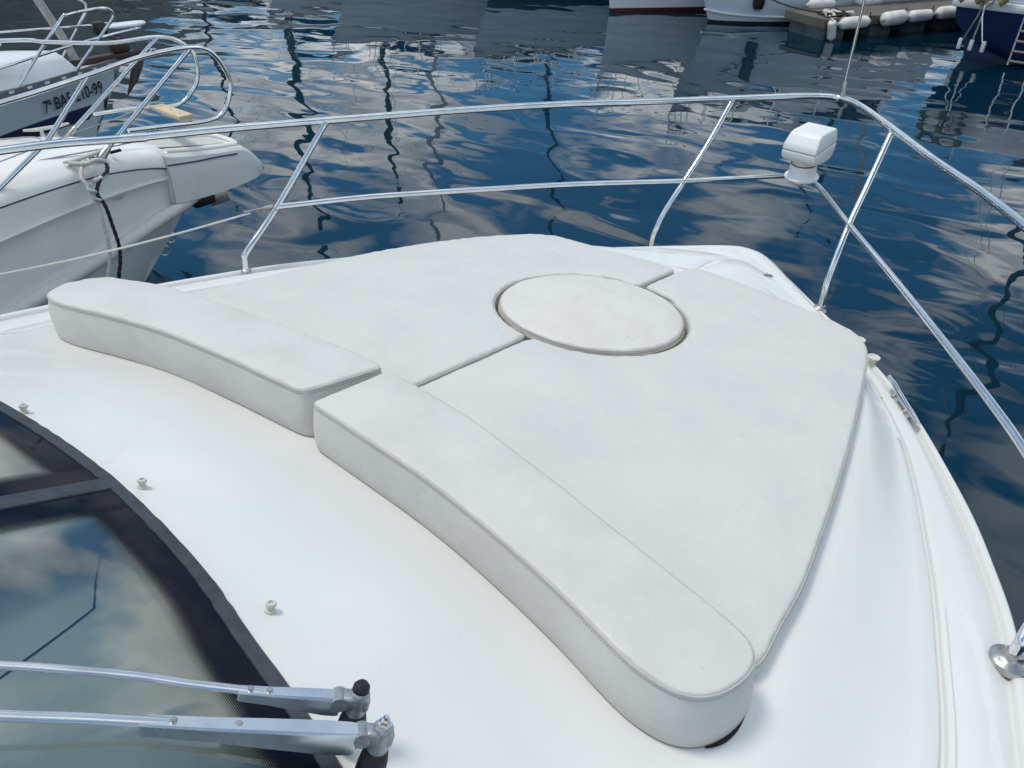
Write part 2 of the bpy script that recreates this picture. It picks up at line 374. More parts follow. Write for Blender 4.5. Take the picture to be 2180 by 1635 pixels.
def strip(name, rows_uv, m, parent):
    """rows_uv: rows of (point, u, v); keeps a UV map in metres."""
    n = len(rows_uv[0]); v = [p for r in rows_uv for p, _, _ in r]; uvv = [(u, q) for r in rows_uv for _, u, q in r]; f = []
    for i in range(len(rows_uv) - 1):
        for j in range(n - 1): f.append((i * n + j, i * n + j + 1, (i + 1) * n + j + 1, (i + 1) * n + j))
    me = bpy.data.meshes.new(name); me.from_pydata([tuple(p) for p in v], [], f); me.materials.append(m); uvl = me.uv_layers.new(name='UVMap')
    for l in me.loops: uvl.data[l.index].uv = uvv[l.vertex_index]
    me.polygons.foreach_set('use_smooth', [True] * len(me.polygons))
    o = bpy.data.objects.new(name, me); COL.objects.link(o); o.parent = parent; o.matrix_parent_inverse = Matrix.Translation(-Vector(parent['_world'])); return o
u = 0; rows = []
for i in range(len(WB)):
    if i: u += float(np.linalg.norm(np.array(WB[i]) - np.array(WB[i - 1])))
    rows.append([(ws(i, .004 + v, .0025), u, v) for v in np.linspace(0, .09, 5)])
strip('glass_border', rows, FRIT, boat)
for sg in (-1, 1):
    rows = []
    for t in np.linspace(.004, TOP, 16):
        row = []
        for v in np.linspace(0, .075, 5):
            y = sg * (.012 + v); i = min(range(len(WB)), key=lambda k: abs(WB[k][1] - y)); xb = float(np.interp(y, [q[1] for q in reversed(WB)], [q[0] for q in reversed(WB)]))
            zb = z_top(xb, y); p = Vector((xb, y, zb + .012)) + Vector((-.919, 0, .395)) * t + Vector((.395, 0, .919)) * .0032
            row.append((p, t, v))
        rows.append(row)
    strip('glass_border', rows, FRIT, boat)
b = MB()
rows = []
for i in range(len(WB)):
    jit = .0025 * noise.noise(Vector((i * .9, 3, 0)))
    a = ws(i, -.008 - jit, .0); c_ = ws(i, .016 + jit, .005)
    o_ = ws(i, -.016 - jit, -.006); e_ = ws(i, .017 + jit, .001)
    rows.append([o_, a + Vector((0, 0, .010)), c_, e_])
b.loft(rows); b.build('sealant_bead', GASK, boat)
b = MB(); rows = []
for t in np.linspace(-.006, TOP, 14):
    zb = z_top(-1.55, 0); p = Vector((-1.55, 0, zb + .012)) + Vector((-.919, 0, .395)) * t; n_ = Vector((.395, 0, .919)); j = .0012 * noise.noise(Vector((t * 30, 0, 5)))
    rows.append([p + Vector((0, s, 0)) + n_ * h for s, h in ((-.021 + j, .001), (-.019 + j, .006), (.019 + j, .006), (.021 + j, .001))])
b.loft(rows); b.build('window_mullion', GASK, boat)
# dash under the glass, with a kinked reflection drawn in as a thin dark tube
def z_dash(x): return .205 + .24 * (-1.6 - x)
b = MB(); b.loft([[(x, y, z_dash(x) - .05 * y * y) for y in np.linspace(-1.0, 1.0, 15)] for x in (-1.5, -1.65, -1.9, -2.2, -2.5)]); dash = b.build('dashboard', DASH, boat)
b = MB(); b.tube([(x, y, z_dash(x) - .05 * y * y + .001) for x, y in [(-1.63, -.06), (-1.66, -.11), (-1.69, -.17), (-1.70, -.18), (-1.78, -.21), (-1.9, -.25), (-2.1, -.32)]], .0018, 6, sm=4); b.build('reflection_line', DARK, dash)
b = MB(); b.box((-2.5, -.99, -.35), (-2.46, .99, .40)); b.build('dash_bulkhead', DARK, boat, smooth=False)
# cabin roof and sides aft of the windscreen
b = MB(); rows = []
for x, zz in ((-2.34, .70), (-2.45, .745), (-2.8, .78), (-3.4, .78), (-3.9, .74)):
    rows.append([(x - .1 * (abs(y) > .7), y, zz - .09 * y * y) for y in np.linspace(-.9, .9, 11)])
b.loft(rows); b.build('cabin_roof', GEL, boat)
for sg in (-1, 1):
    b = MB(); b.loft([[(x, sg * (1.10 - .2 * t), .0 + .7 * t) for t in (0, .3, .45)] for x in (-2.0, -2.5, -3.2, -3.9)]); b.build('cabin_side', GEL, boat)
    b = MB(); b.loft([[(x, sg * (1.10 - .2 * t), .0 + .7 * t) for t in (.45, .7, .95)] for x in (-2.3, -2.8, -3.3, -3.9)]); b.build('side_window', WINDK, boat)

# ---- bow rail
RT = .0135
def both(f):
    for sg in (1, -1): f(sg)
top_half = [(2.035, 0, .283), (1.99, .075, .288), (1.90, .175, .288), (1.666, .370, .29), (1.33, .632, .297), (1.04, .885, .300), (.66, 1.155, .304), (.10, 1.45, .322), (-.29, 1.58, .350), (-.61, 1.69, .366), (-1.01, 1.85, .382), (-2.0, 2.0, .41)]
low_half = [(1.80, 0, -.052), (1.765, .06, -.045), (1.68, .135, -.040), (1.322, .391, -.024), (.86, .71, .012), (.51, .962, .025), (.25, 1.145, .034), (.06, 1.27, .040), (-.22, 1.43, .045)]
b = MB(); full = [(x, -y, z) for x, y, z in reversed(top_half[1:])] + top_half; b.tube(full, .0150, 14, sm=8); rail = b.build('top_rail', STEEL, boat)
b = MB(); full = [(x, -y, z) for x, y, z in reversed(low_half[1:])] + low_half; b.tube(full, .0118, 12, sm=8); b.build('lower_rail', STEEL, boat)
b = MB(); p0, p1 = Vector((-.567, 1.674, .3635)), Vector((-.650, 1.7055, .3685)); b.tube([p0, p1], .0172, 14); b.build('rail_sleeve', STEEL, rail)
for sg in (1, -1):
    fw = [(1.127, .421, -.345), (1.128, .420, -.27), (1.145, .414, -.215), (1.20, .407, -.14), (1.322, .391, -.024), (1.50, .379, .125), (1.666, .370, .29)]
    af = [(-.430, 1.408, -.18), (-.428, 1.408, -.115), (-.405, 1.41, -.08), (-.22, 1.43, .045), (.10, 1.45, .322)]
    for k, pts in enumerate((fw, af)):
        pts = [(x, y * sg, z) for x, y, z in pts]
        b = MB(); b.tube(pts, .0128, 12, sm=5); st = b.build('stanchion', STEEL, boat)
        n = Vector((.1, .10 * sg, 1)).normalized() if k else Vector((.15, .35 * sg, 1)).normalized()
        M = xform((pts[0][0], pts[0][1], pts[0][2] + (.024 if k else .012)), n)
        M = M @ Matrix.Scale((1 if sg < 0 else .5) if k else .72, 4); b = MB(); b.lathe([(.040, -.014), (.040, .001), (.037, .004), (.024, .009), (.0185, .018), (.0185, .026)], 24, M); fl = b.build('base_flange', STEEL_D, st)
        for a in (.4, 2.5, 4.6):
            b2 = MB(); b2.lathe([(.0055, -.002), (.0055, .0065), (.003, .0082), (.0, .0084)], 10, M @ Matrix.Translation((.0295 * math.cos(a), .0295 * math.sin(a), 0))); b2.build('screw', STEEL, st)
for sg in (1, -1):
    for p, d, r in (((1.666, .370, .29), (.166, -.009, .165), .0150), ((1.322, .391, -.024), (.178, -.012, .149), .0142), ((.10, 1.45, .322), (.32, .02, .277), .0150), ((-.22, 1.43, .045), (.32, .02, .277), .0142)):
        c_ = Vector((p[0], p[1] * sg, p[2])); dv = Vector((d[0], d[1] * sg, d[2])).normalized(); b = MB()
        b.tube([c_ - dv * .024, c_ - dv * .020, c_ - dv * .013], [.0128, r, r * 1.03], 12); b.build('weld_collar', STEEL_D, boat)
# lifeline from the port stanchion running aft, with its toggle
b = MB(); P = Vector((-.235, 1.442, .047)); Q = Vector((-2.0, 2.02, .07)); b.tube([P + (Q - P) * t + Vector((0, 0, -.05 * math.sin(math.pi * t) * 1.2)) for t in np.linspace(.05, 1, 24)], .0042, 8); b.build('lifeline', PLG, boat)
b = MB(); dq = (Q - P).normalized(); b.tube([P, P + dq * .03], .0085, 10); b.tube([P + dq * .028, P + dq * .045], .0062, 8); b.tube([P + dq * .044, P + dq * .12], .0032, 8); b.build('lifeline_toggle', STEEL_D, boat)
# flagstaff on the apex
b = MB(); b.lathe([(.014, -.004), (.014, .014), (.010, .022), (.0095, .06), (.007, .066)], 14, xform((2.045, -.008, .296), (-.16, -.03, 1))); fs = b.build('flagstaff_socket', STEEL_D, boat)
b = MB(); b.tube([(2.04, -.009, .34), (1.955, -.03, .80), (1.86, -.052, 1.35), (1.80, -.066, 1.72)], [.0065, .0062, .0055, .004], 10, sm=3); b.build('flagstaff', STEEL, boat)
# searchlight on the lower rail apex
LX = Vector((1.765, .0, -.035)); tilt = Vector((-.10, .0, 1)).normalized()
b = MB(); b.lathe([(.078, 0), (.080, .003), (.080, .010), (.076, .014), (.066, .016), (.064, .020), (.062, .068), (.062, .070)], 32, xform(LX, tilt)); sl = b.build('searchlight', PLW, boat); sl['label'] = 'white searchlight on the lower bow rail'
for a in (-2.6, -1.0, 1.2):
    b = MB(); b.lathe([(.0045, .012), (.0045, .0155), (0, .016)], 10, xform(LX, tilt) @ Matrix.Translation((.061 * math.cos(a), .061 * math.sin(a), 0))); b.build('screw', STEEL_D, sl)
b = MB(); b.lathe([(.059, .068), (.0605, .0715), (.0605, .074), (.057, .076)], 28, xform(LX, tilt)); b.build('rust_ring', mat('rust_line', (.25, .12, .06), .7), sl)
b = MB(); b.lathe([(.057, .072), (.058, .100), (.054, .106)], 28, xform(LX, tilt)); b.build('swivel_neck', PLG, sl)
HM = xform(LX + tilt * .098, tilt, (1, -.06, 0))
def head(prof, hw, bev):
    bm = bmesh.new(); vs_ = [[bm.verts.new((x, sy * (hw - (.010 if z > .08 else 0)), z)) for x, z in prof] for sy in (-1, 1)]
    n = len(prof); bm.faces.new(vs_[0]); bm.faces.new(vs_[1][::-1])
    for k in range(n): bm.faces.new((vs_[0][k], vs_[1][k], vs_[1][(k + 1) % n], vs_[0][(k + 1) % n]))
    bmesh.ops.recalc_face_normals(bm, faces=bm.faces); bmesh.ops.bevel(bm, geom=bm.edges[:], offset=bev, segments=3, affect='EDGES', profile=.5)
    bm.verts.index_update(); m = MB(); m.add([HM @ v.co for v in bm.verts], [tuple(q.index for q in f.verts) for f in bm.faces]); bm.free(); return m
HM = HM @ Matrix.Translation((.012, 0, 0)) @ Matrix.Scale(1.08, 4)
head([(-.072, .0), (-.088, .020), (-.091, .049), (.112, .049), (.106, .018), (.078, -.014), (.040, -.018)], .078, .007).build('housing_base', PLW, sl)
head([(-.091, .051), (-.084, .078), (-.052, .116), (-.030, .122), (.104, .112), (.112, .104), (.112, .051)], .078, .007).build('housing_cover', PLW, sl)
b = MB(); b.box((-.086, -.0735, .047), (.108, .0735, .053), HM); b.build('housing_joint', STITCH, sl, smooth=False)
b = MB(); b.box((.1115, -.062, .012), (.1145, .062, .100), HM, .001); b.build('lens', WINDK, sl)
# rail bracket under the light
b = MB(); b.box((1.70, -.028, -.052), (1.83, .028, -.037), None, .004); b.build('light_bracket', STEEL_D, boat)

# ---- bow locker lids, latch, cleat, fairleads, studs
def surf_z(x, y):
    """deck height near the bow by nearest curve row."""
    best = min(curve, key=lambda c: abs(c[2] - x) + abs(c[3] - abs(y)))
    return z_top(x, y)
def lid(poly, name, h, lab):
    pts = cr(poly, 4, True); ctr = sum(pts) / len(pts)
    b = MB(); rows = []
    for sc, dz in ((1, -.02), (1, h - .005), (.992, h - .001), (.98, h), (.6, h + .002), (.25, h + .003)):
        rows.append([((p[0] - ctr[0]) * sc + ctr[0], (p[1] - ctr[1]) * sc + ctr[1], 0) for p in pts])
        rows[-1] = [(x, y, lid_z(x, y) + dz) for x, y, _ in rows[-1]]
    b.loft(rows, True, True); o = b.build(name, GEL, boat, angle=30); o['label'] = lab; return o
def lid_z(x, y): return z_top(x, y) - .10 * max(0, abs(y) - .08) * (1 if x > .6 else 1) - .10 * max(0, x - .95)
l1 = lid([(.76, -.03), (.90, -.018), (1.04, -.018), (1.075, -.03), (1.08, -.07), (1.055, -.15), (.99, -.25), (.90, -.355), (.80, -.47), (.76, -.48), (.73, -.44), (.74, -.2)], 'locker_lid', .012, 'starboard anchor locker lid')
l2 = lid([(.76, .03), (.90, .018), (1.04, .018), (1.075, .03), (1.08, .07), (1.055, .15), (.99, .25), (.90, .355), (.80, .47), (.76, .48), (.73, .44), (.74, .2)], 'locker_lid', .004, 'port anchor locker lid')
for sg in (-1,):
    z0 = lid_z(1.005, -.21) + .013
    b = MB(); M = xform((1.003, -.213, z0), (.1, -.1, 1), (.7, -.7, 0))
    b.box((-.022, -.009, 0), (.022, .009, .004), M, .002); b.box((-.006, -.02, 0), (.006, .02, .005), M, .002); b.tube([M @ Vector((-.012, .0, .006)), M @ Vector((.012, 0, .006))], .005, 8); b.build('latch', STEEL_D, l1)
def side_z(x, y): return -.205 - .108 * x + .012
# cleat on the starboard gunwale and its twin to port
for sg in (-1,):
    cx, cy = .492, .915; ax = Vector((-.62, .47, 0)).normalized()      # along the gunwale, aft-out
    nrm = Vector((ax.y, -ax.x, 0))
    b = MB(); zc = zg(.527) + .034
    c0 = Vector((cx + .030, cy + .005, zc)); e0, e1 = c0 - ax * .135 + Vector((0, 0, .004)), c0 + ax * .130 + Vector((0, 0, .002))
    pts = [e0, c0 - ax * .09 + Vector((0, 0, .006)), c0 - ax * .03, c0 + ax * .03, c0 + ax * .09 + Vector((0, 0, .002)), e1]
    b.tube([(p.x, p.y * sg, p.z) for p in pts], [.0065, .009, .0105, .0105, .009, .0065], 10); cl = b.build('mooring_cleat', STEEL, boat)
    for k in (-.045, .045):
        q = c0 + ax * k; b = MB(); foot = zg(.527) + .006
        b.tube([(q.x, q.y * sg, zc), (q.x - .012, (q.y - .012) * sg, foot + .012)], .008, 8)
        m0 = Vector((q.x - .050, (q.y - .042) * sg, foot + .004)); m1 = Vector((q.x + .012, (q.y + .006) * sg, foot - .002))
        b.tube([m0 + (m1 - m0) * t for t in (0, .08, .3, .7, .92, 1)], [.004, .014, .016, .016, .014, .004], 12, flat=.42); b.build('cleat_foot', STEEL_D, cl)
# spool fairleads
for x, y, s in ((.772, -.744, .68), (.895, -.655, .62)):
    b = MB(); z0 = zg(x) - .012
    b.lathe([(.026, 0), (.028, .004), (.026, .012), (.0215, .020), (.0195, .034), (.022, .050), (.031, .060), (.034, .066), (.033, .070), (.024, .0695), (.020, .0655), (0, .065)], 24, xform((x, y, z0), (.02, .05 * (1 if y > 0 else -1), 1)) @ Matrix.Scale(s, 4)); b.build('fairlead_spool', PLG, boat)
# cover studs along the windscreen
for x, y in ((-1.561, .376), (-1.510, -.010), (-1.521, -.431), (-1.60, .72), (-1.60, -.86)):
    if abs(y) > .8: continue
    b = MB(); b.lathe([(.0085, -.002), (.0095, .001), (.0085, .004), (.0058, .006), (.0055, .010), (.0085, .0125), (.0088, .016), (.0072, .0185), (.0048, .0187), (.0042, .0150), (0, .0148)], 20, xform((x, y, z_top(x, y)), (.3, 0, 1))); b.build('cover_stud', PLG, boat)

# ---- wipers
def wiper(pivot, end_bracket, rod, base_h, w, cap_mat, lab):
    p = Vector(pivot); q = Vector(end_bracket); d = (q - p).normalized(); side = d.cross(Vector((.42, 0, .9))).normalized(); up = side.cross(d).normalized()
    if up.z < 0: up = -up
    # rod
    b = MB(); pts = [q + (p - q).normalized() * .03] + [Vector(r) for r in rod]; b.tube(pts, [w * .36] * len(cr(pts, 6)), 10, sm=6, flat=.6); arm = b.build('wiper_arm', ALU, boat); arm['label'] = lab
    # channel bracket, deepening towards the pivot
    b = MB(); rows = []
    for t, hw, hd in ((0, .40, .40), (.02, .46, .48), (.3, .52, .55), (.55, .58, .75), (.85, .62, .95), (.97, .60, .95), (1, .55, .9)):
        c_ = q + (p - d * -.0 - q) * t * .93; hw *= w; hd *= w
        sec = [(-hw, -hd), (-hw, hd * .35), (-hw * .8, hd * .55), (hw * .8, hd * .55), (hw, hd * .35), (hw, -hd)]
        rows.append([c_ + side * s + up * (h - .1 * w) for s, h in sec])
    b.loft(rows, True, True); b.build('wiper_bracket', ALU, arm, angle=35)
    # knuckle and head
    b = MB(); kx = p - d * -.0; b.tube([p + d * .012 - side * .013, p + d * .012 + side * .012], .0105, 14); b.box((-.015, -.0115, -.011), (.022, .0115, .011), Matrix.Translation(p - d * .006) @ xform((0, 0, 0), up, -d).to_3x3().to_4x4(), .005, 3); b.build('wiper_head', CAST, arm)
    M = xform(p - d * .013, up)
    b = MB(); b.lathe([(.0135, -base_h), (.0135, -.012), (.0125, .006), (.013, .014), (.011, .017)], 20, M); b.build('pivot_boss', CAST, arm)
    b = MB(); b.lathe([(.018, -base_h - .012), (.0195, -base_h + .006), (.018, -base_h * .55), (.015, -base_h * .35)], 20, M); b.build('pivot_boot', RUB, arm)
    if cap_mat: 
        b = MB(); b.lathe([(.0105, .012), (.0115, .017), (.011, .024), (.007, .029), (0, .030)], 18, M); b.build('pivot_cap', RUB, arm)
    else:
        b = MB(); b.lathe([(.010, .014), (.010, .018), (.0075, .0185), (.0075, .024), (.0045, .0245), (.004, .030), (0, .0305)], 6, M); b.build('pivot_nut', STEEL, arm)
    for t in ((.10, .27) if cap_mat else (.13, .40)):
        c_ = q + (p - q) * t + up * (w * .22); b = MB(); b.lathe([(.0042, -.004), (.0042, .0015), (.003, .003), (0, .0034)], 12, xform(c_, up)); b.build('rivet', STEEL_D, arm)
    return arm
wiper((-1.566, -.690, .340), (-1.661, -.600, .384), [(-1.70, -.562, .406), (-1.737, -.523, .426), (-1.79, -.478, .456), (-1.843, -.433, .482), (-1.95, -.35, .535), (-2.1, -.24, .61)], .052, .0175, True, 'upper wiper arm with black cap')
wiper((-1.580, -.752, .345), (-1.769, -.590, .442), [(-1.81, -.557, .465), (-1.868, -.511, .495), (-1.98, -.42, .555), (-2.12, -.31, .63)], .060, .021, False, 'lower wiper arm with bare nut')

# ================================================================== cushions
def dist_to_poly(P, poly):
    A = np.array(poly); B = np.roll(A, -1, 0); AB = B - A; d = np.full(len(P), 9.)
    for a, ab in zip(A, AB):
        t = np.clip(((P - a) @ ab) / max(ab @ ab, 1e-12), 0, 1); d = np.minimum(d, np.hypot(*(P - a - t[:, None] * ab).T))
    return d
def inside(P, poly):
    A = np.array(poly); c = np.zeros(len(P), bool); n = len(A); j = n - 1
    for i in range(n):
        yi, yj = A[i, 1], A[j, 1]; 
        if yi != yj:
            m = ((yi > P[:, 1]) != (yj > P[:, 1])) & (P[:, 0] < (A[j, 0] - A[i, 0]) * (P[:, 1] - yi) / (yj - yi) + A[i, 0]); c ^= m
        j = i
    return c
def resample(poly, step):
    P = np.array(poly + [poly[0]]) if isinstance(poly, list) else np.vstack([poly, poly[:1]])
    s = np.concatenate([[0], np.cumsum(np.hypot(*np.diff(P, axis=0).T))]); n = max(12, int(s[-1] / step)); q = np.linspace(0, s[-1], n, endpoint=False)
    return np.stack([np.interp(q, s, P[:, 0]), np.interp(q, s, P[:, 1])], 1)
def inset(poly, d):
    A = np.array(poly); T = np.roll(A, -1, 0) - np.roll(A, 1, 0); T /= np.maximum(np.hypot(*T.T)[:, None], 1e-9); Nn = np.stack([-T[:, 1], T[:, 0]], 1)
    return A + Nn * d
def cushion(name, poly, ztop, zbot, rad, m, label, cat, group, puff=.008, flare=0., crown=.25, step=.014, wr=.0015, seed=0, seam=.35):
    poly = np.array(poly); area = .5 * np.sum(poly[:, 0] * np.roll(poly[:, 1], -1) - np.roll(poly[:, 0], -1) * poly[:, 1])
    if area < 0: poly = poly[::-1]
    poly = resample(poly, step)
    def height(P, d):
        z = np.array([ztop(x, y) for x, y in P]); q = np.clip(d / rad, 0, 1)
        z -= rad * (1 - np.sqrt(1 - (1 - q) ** 2)); z += puff * (1 - np.exp(-d / crown * 2.2))
        z += np.array([.0040 * noise.noise(Vector((x * 34, y * 34, seed + 3))) for x, y in P]) * np.exp(-d / .03) * np.clip(d / .006, 0, 1)
        z += np.array([wr * (noise.noise(Vector((x * 4, y * 4, seed))) + .5 * noise.noise(Vector((x * 11, y * 9, seed + 7)))) for x, y in P]) * np.clip(d / .04, 0, 1)
        return z
    rings = [poly]
    pts = [tuple(p) for p in poly]; n = len(poly)
    for fr in (.12, .35, .7, 1.15):
        q = inset(poly, rad * fr); ok = inside(q, poly) & (dist_to_poly(q, poly) > rad * fr * .8); pts += [tuple(p) for p in q[ok]]
    lo, hi = poly.min(0), poly.max(0); g = .026
    gx, gy = np.meshgrid(np.arange(lo[0], hi[0], g), np.arange(lo[1], hi[1], g * .866)); gx = gx + (np.arange(gx.shape[0]) % 2)[:, None] * g / 2
    G = np.stack([gx.ravel(), gy.ravel()], 1); G = G[inside(G, poly)]; G = G[dist_to_poly(G, poly) > rad * 1.15 + .012]; pts += [tuple(p) for p in G]
    vo, eo, fo, *_ = delaunay_2d_cdt([Vector(p) for p in pts], [(i, (i + 1) % n) for i in range(n)], [], 1, 1e-6)
    P = np.array([tuple(v) for v in vo]); d = dist_to_poly(P, poly); cen = np.array([P[list(f)].mean(0) for f in fo]); keep = inside(cen, poly)
    z = height(P, d)
    root = empty(name, (float(poly[:, 0].mean()), float(poly[:, 1].mean()), float(zbot(*poly.mean(0)))), label, cat, group)
    b = MB(); b.add([(x, y, zz) for (x, y), zz in zip(P, z)], [tuple(f) for f, k in zip(fo, keep) if k])
    zt = height(poly, np.zeros(n)); bot = inset(poly, -flare); rows = []
    for t in (0, .06, .25, .5, .75, .94, 1):
        bulge = .006 * math.sin(math.pi * t) - .004 * (t > .97)
        q = poly + (bot - poly) * t; q = inset(q, -bulge); q = q + (q - inset(q, 1.0)) * (np.array([.0028 * noise.noise(Vector((x * 9, y * 9, t * 3 + seed))) for x, y in poly]) * math.sin(math.pi * t))[:, None]
        rows.append([(x, y, zz + (zbot(x0, y0) - zz) * t) for (x, y), zz, (x0, y0) in zip(q, zt, poly)])
    rows.append([(x, y, zz) for (x, y, zz) in [(p[0], p[1], p[2] - .004) for p in rows[-1]]])
    bb = MB(); n_ = n
    for r_i in range(len(rows)): rows[r_i] = rows[r_i] + [rows[r_i][0]]
    b.loft(rows); o = b.build('cover', m, root, angle=75)
    sm = inset(poly, rad * .06 - .0005)
    b = MB(); b.tube([(x, y, zz + .0012) for (x, y), zz in zip(inset(poly, -.0008), zt)], .0021, 6, closed=True); b.build('piping', PIPE, root)
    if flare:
        b = MB(); b.tube([(p[0], p[1], p[2] + .003) for p in rows[-1][:-1]], .0042, 6, closed=True); b.build('soiled_shade_hem', GRIME_SHADE, root)  # brownish grime plus contact shade along the base, put into one dark strip
    b = MB(); sp_ = inset(poly, -.0025)
    k = 0
    while k < n - 1:
        for f0 in (0.05, .55):
            p0 = sp_[k] + (sp_[k + 1] - sp_[k]) * f0; p1 = sp_[k] + (sp_[k + 1] - sp_[k]) * (f0 + .32); zz = zt[k] - .0075
            t = (p1 - p0); nn = np.array([t[1], -t[0]]) / max(1e-9, np.hypot(*t)) * .001
            b.add([(p0[0] + nn[0], p0[1] + nn[1], zz + .0008), (p1[0] + nn[0], p1[1] + nn[1], zz + .0008), (p1[0] + nn[0], p1[1] + nn[1], zz - .0008), (p0[0] + nn[0], p0[1] + nn[1], zz - .0008)], [(0, 1, 2, 3)])
        k += 1
    st = b.build('stitching', STITCH, root, smooth=False); st['kind'] = 'stuff'
    return root

PG = 'foredeck sun pad cushions'
def arc(cx, cy, r, a0, a1, n=30): return [(cx + r * math.cos(R(a0 + (a1 - a0) * i / (n - 1))), cy + r * math.sin(R(a0 + (a1 - a0) * i / (n - 1)))) for i in range(n)]
HC = (-.008, -.008); HR = .326
fwd_s = [(-.885, -.012), (-.887, -.09), (-.895, -.29), (-.918, -.45), (-.935, -.58), (-.955, -.70), (-.972, -.82), (-.985, -.92), (-1.0, -1.0)]
sb_outer = cr([(-1.0, -1.025), (-.95, -1.038), (-.85, -1.03), (-.71, -1.02), (-.52, -.99), (-.29, -.95), (.01, -.89), (.32, -.82), (.47, -.782), (.56, -.748), (.615, -.705), (.645, -.65), (.66, -.57), (.672, -.46), (.682, -.27), (.69, -.12), (.685, -.05), (.66, -.022), (.62, -.010)], 5)
sb = [tuple(p) for p in sb_outer] + [(.36, -.010), (.335, -.016), (.330, -.05), (.312, -.135), (.300, -.150), (.285, -.162)] + arc(HC[0], HC[1], HR, -29, -178, 44) + [(-.345, -.016), (-.37, -.009), (-.80, -.008)] + fwd_s
cushion('sun_pad_cushion', sb, z_pad, z_top, .010, VIN, 'large white sun pad cushion on the starboard side, right of the centre seam', 'cushion', PG, seed=1, wr=.0022)
pt_outer = cr([(-1.0, .985), (-.90, .975), (-.72, .96), (-.56, .945), (-.24, .925), (.04, .872), (.22, .812), (.35, .752), (.46, .69), (.525, .63), (.558, .56), (.565, .45), (.572, .30), (.592, .15), (.602, .05), (.598, .025), (.58, .009)], 5)
fwd_p = [(-.885, .012), (-.888, .14), (-.925, .37), (-.962, .66), (-.985, .85), (-1.0, .96)]
pt = [tuple(p) for p in pt_outer] + [(.34, .009), (.312, .016), (.309, .08), (.300, .128), (.285, .145)] + arc(HC[0], HC[1], HR, 28, 176, 44) + [(-.345, .014), (-.37, .008), (-.80, .007)] + fwd_p
cushion('sun_pad_cushion', pt, z_pad, z_top, .010, VIN, 'large white sun pad cushion on the port side, left of the centre seam', 'cushion', PG, seed=2, wr=.0022)
hc = arc(-.018, -.014, .302, 0, 354, 60)
hatch = cushion('hatch_cushion', hc, lambda x, y: z_pad(x, y) + .012, lambda x, y: z_top(x, y) + .004, .007, VIN_H, 'round white cushion in the hole between both sun pads', 'cushion', None, puff=.038, crown=.46, seed=3, wr=.013)
b = MB(); b.lathe([(.309, 0), (.3105, .010), (.3105, .026), (.306, .030)], 64, Matrix.Translation((-.018, -.014, -.034)) @ Matrix(((1, 0, 0, 0), (0, 1, 0, 0), (-.142, 0, 1, .0), (0, 0, 0, 1)))); b.build('grimy_band', GRIME_SHADE, hatch)
def z_bol(x, y): return -.142 * x - .05 * y * y + .085
sbo = cr([(-1.1135, -.0125), (-1.1165, -.017), (-1.118, -.07), (-1.12, -.22), (-1.122, -.37), (-1.132, -.50), (-1.147, -.63), (-1.167, -.76), (-1.190, -.87), (-1.196, -.93), (-1.186, -.985), (-1.155, -1.022), (-1.105, -1.043), (-1.055, -1.048), (-1.02, -1.035), (-1.0, -1.0), (-.988, -.93), (-.973, -.82), (-.957, -.70), (-.938, -.58), (-.92, -.45), (-.898, -.29), (-.89, -.09), (-.892, -.022), (-.90, -.010), (-.98, -.008), (-1.10, -.0085), (-1.109, -.0095)], 4, True)
BG = 'bolster cushions across the foredeck'
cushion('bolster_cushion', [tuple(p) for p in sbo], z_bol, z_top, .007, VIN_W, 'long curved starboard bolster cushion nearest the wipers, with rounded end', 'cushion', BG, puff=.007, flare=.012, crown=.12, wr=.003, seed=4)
pbo = cr([(-1.090, .046), (-1.099, .053), (-1.105, .066), (-1.112, .11), (-1.130, .27), (-1.148, .41), (-1.168, .545), (-1.207, .71), (-1.248, .85), (-1.266, .925), (-1.270, .975), (-1.262, 1.02), (-1.232, 1.058), (-1.18, 1.082), (-1.12, 1.082), (-1.075, 1.05), (-1.04, .97), (-1.0, .86), (-.967, .66), (-.927, .37), (-.893, .145), (-.888, .05), (-.889, .030), (-.896, .021), (-.98, .029), (-1.07, .041)], 4, True)
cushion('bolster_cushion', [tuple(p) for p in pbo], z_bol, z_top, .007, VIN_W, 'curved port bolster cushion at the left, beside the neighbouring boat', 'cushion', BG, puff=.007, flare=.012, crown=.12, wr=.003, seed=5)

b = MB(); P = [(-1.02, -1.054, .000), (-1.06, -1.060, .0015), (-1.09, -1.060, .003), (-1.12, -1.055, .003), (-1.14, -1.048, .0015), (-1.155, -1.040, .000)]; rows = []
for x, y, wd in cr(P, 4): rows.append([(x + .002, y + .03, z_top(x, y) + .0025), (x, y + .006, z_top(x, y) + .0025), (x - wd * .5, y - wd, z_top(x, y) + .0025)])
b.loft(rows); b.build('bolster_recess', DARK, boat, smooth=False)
# ================================================================== neighbouring cream motor boat
nb = empty('motor_boat', (-2.4, 3.15, WATER_Z), 'cream white motor boat moored alongside at the left, with bow platform and looped rail', 'boat')
YC = 3.15
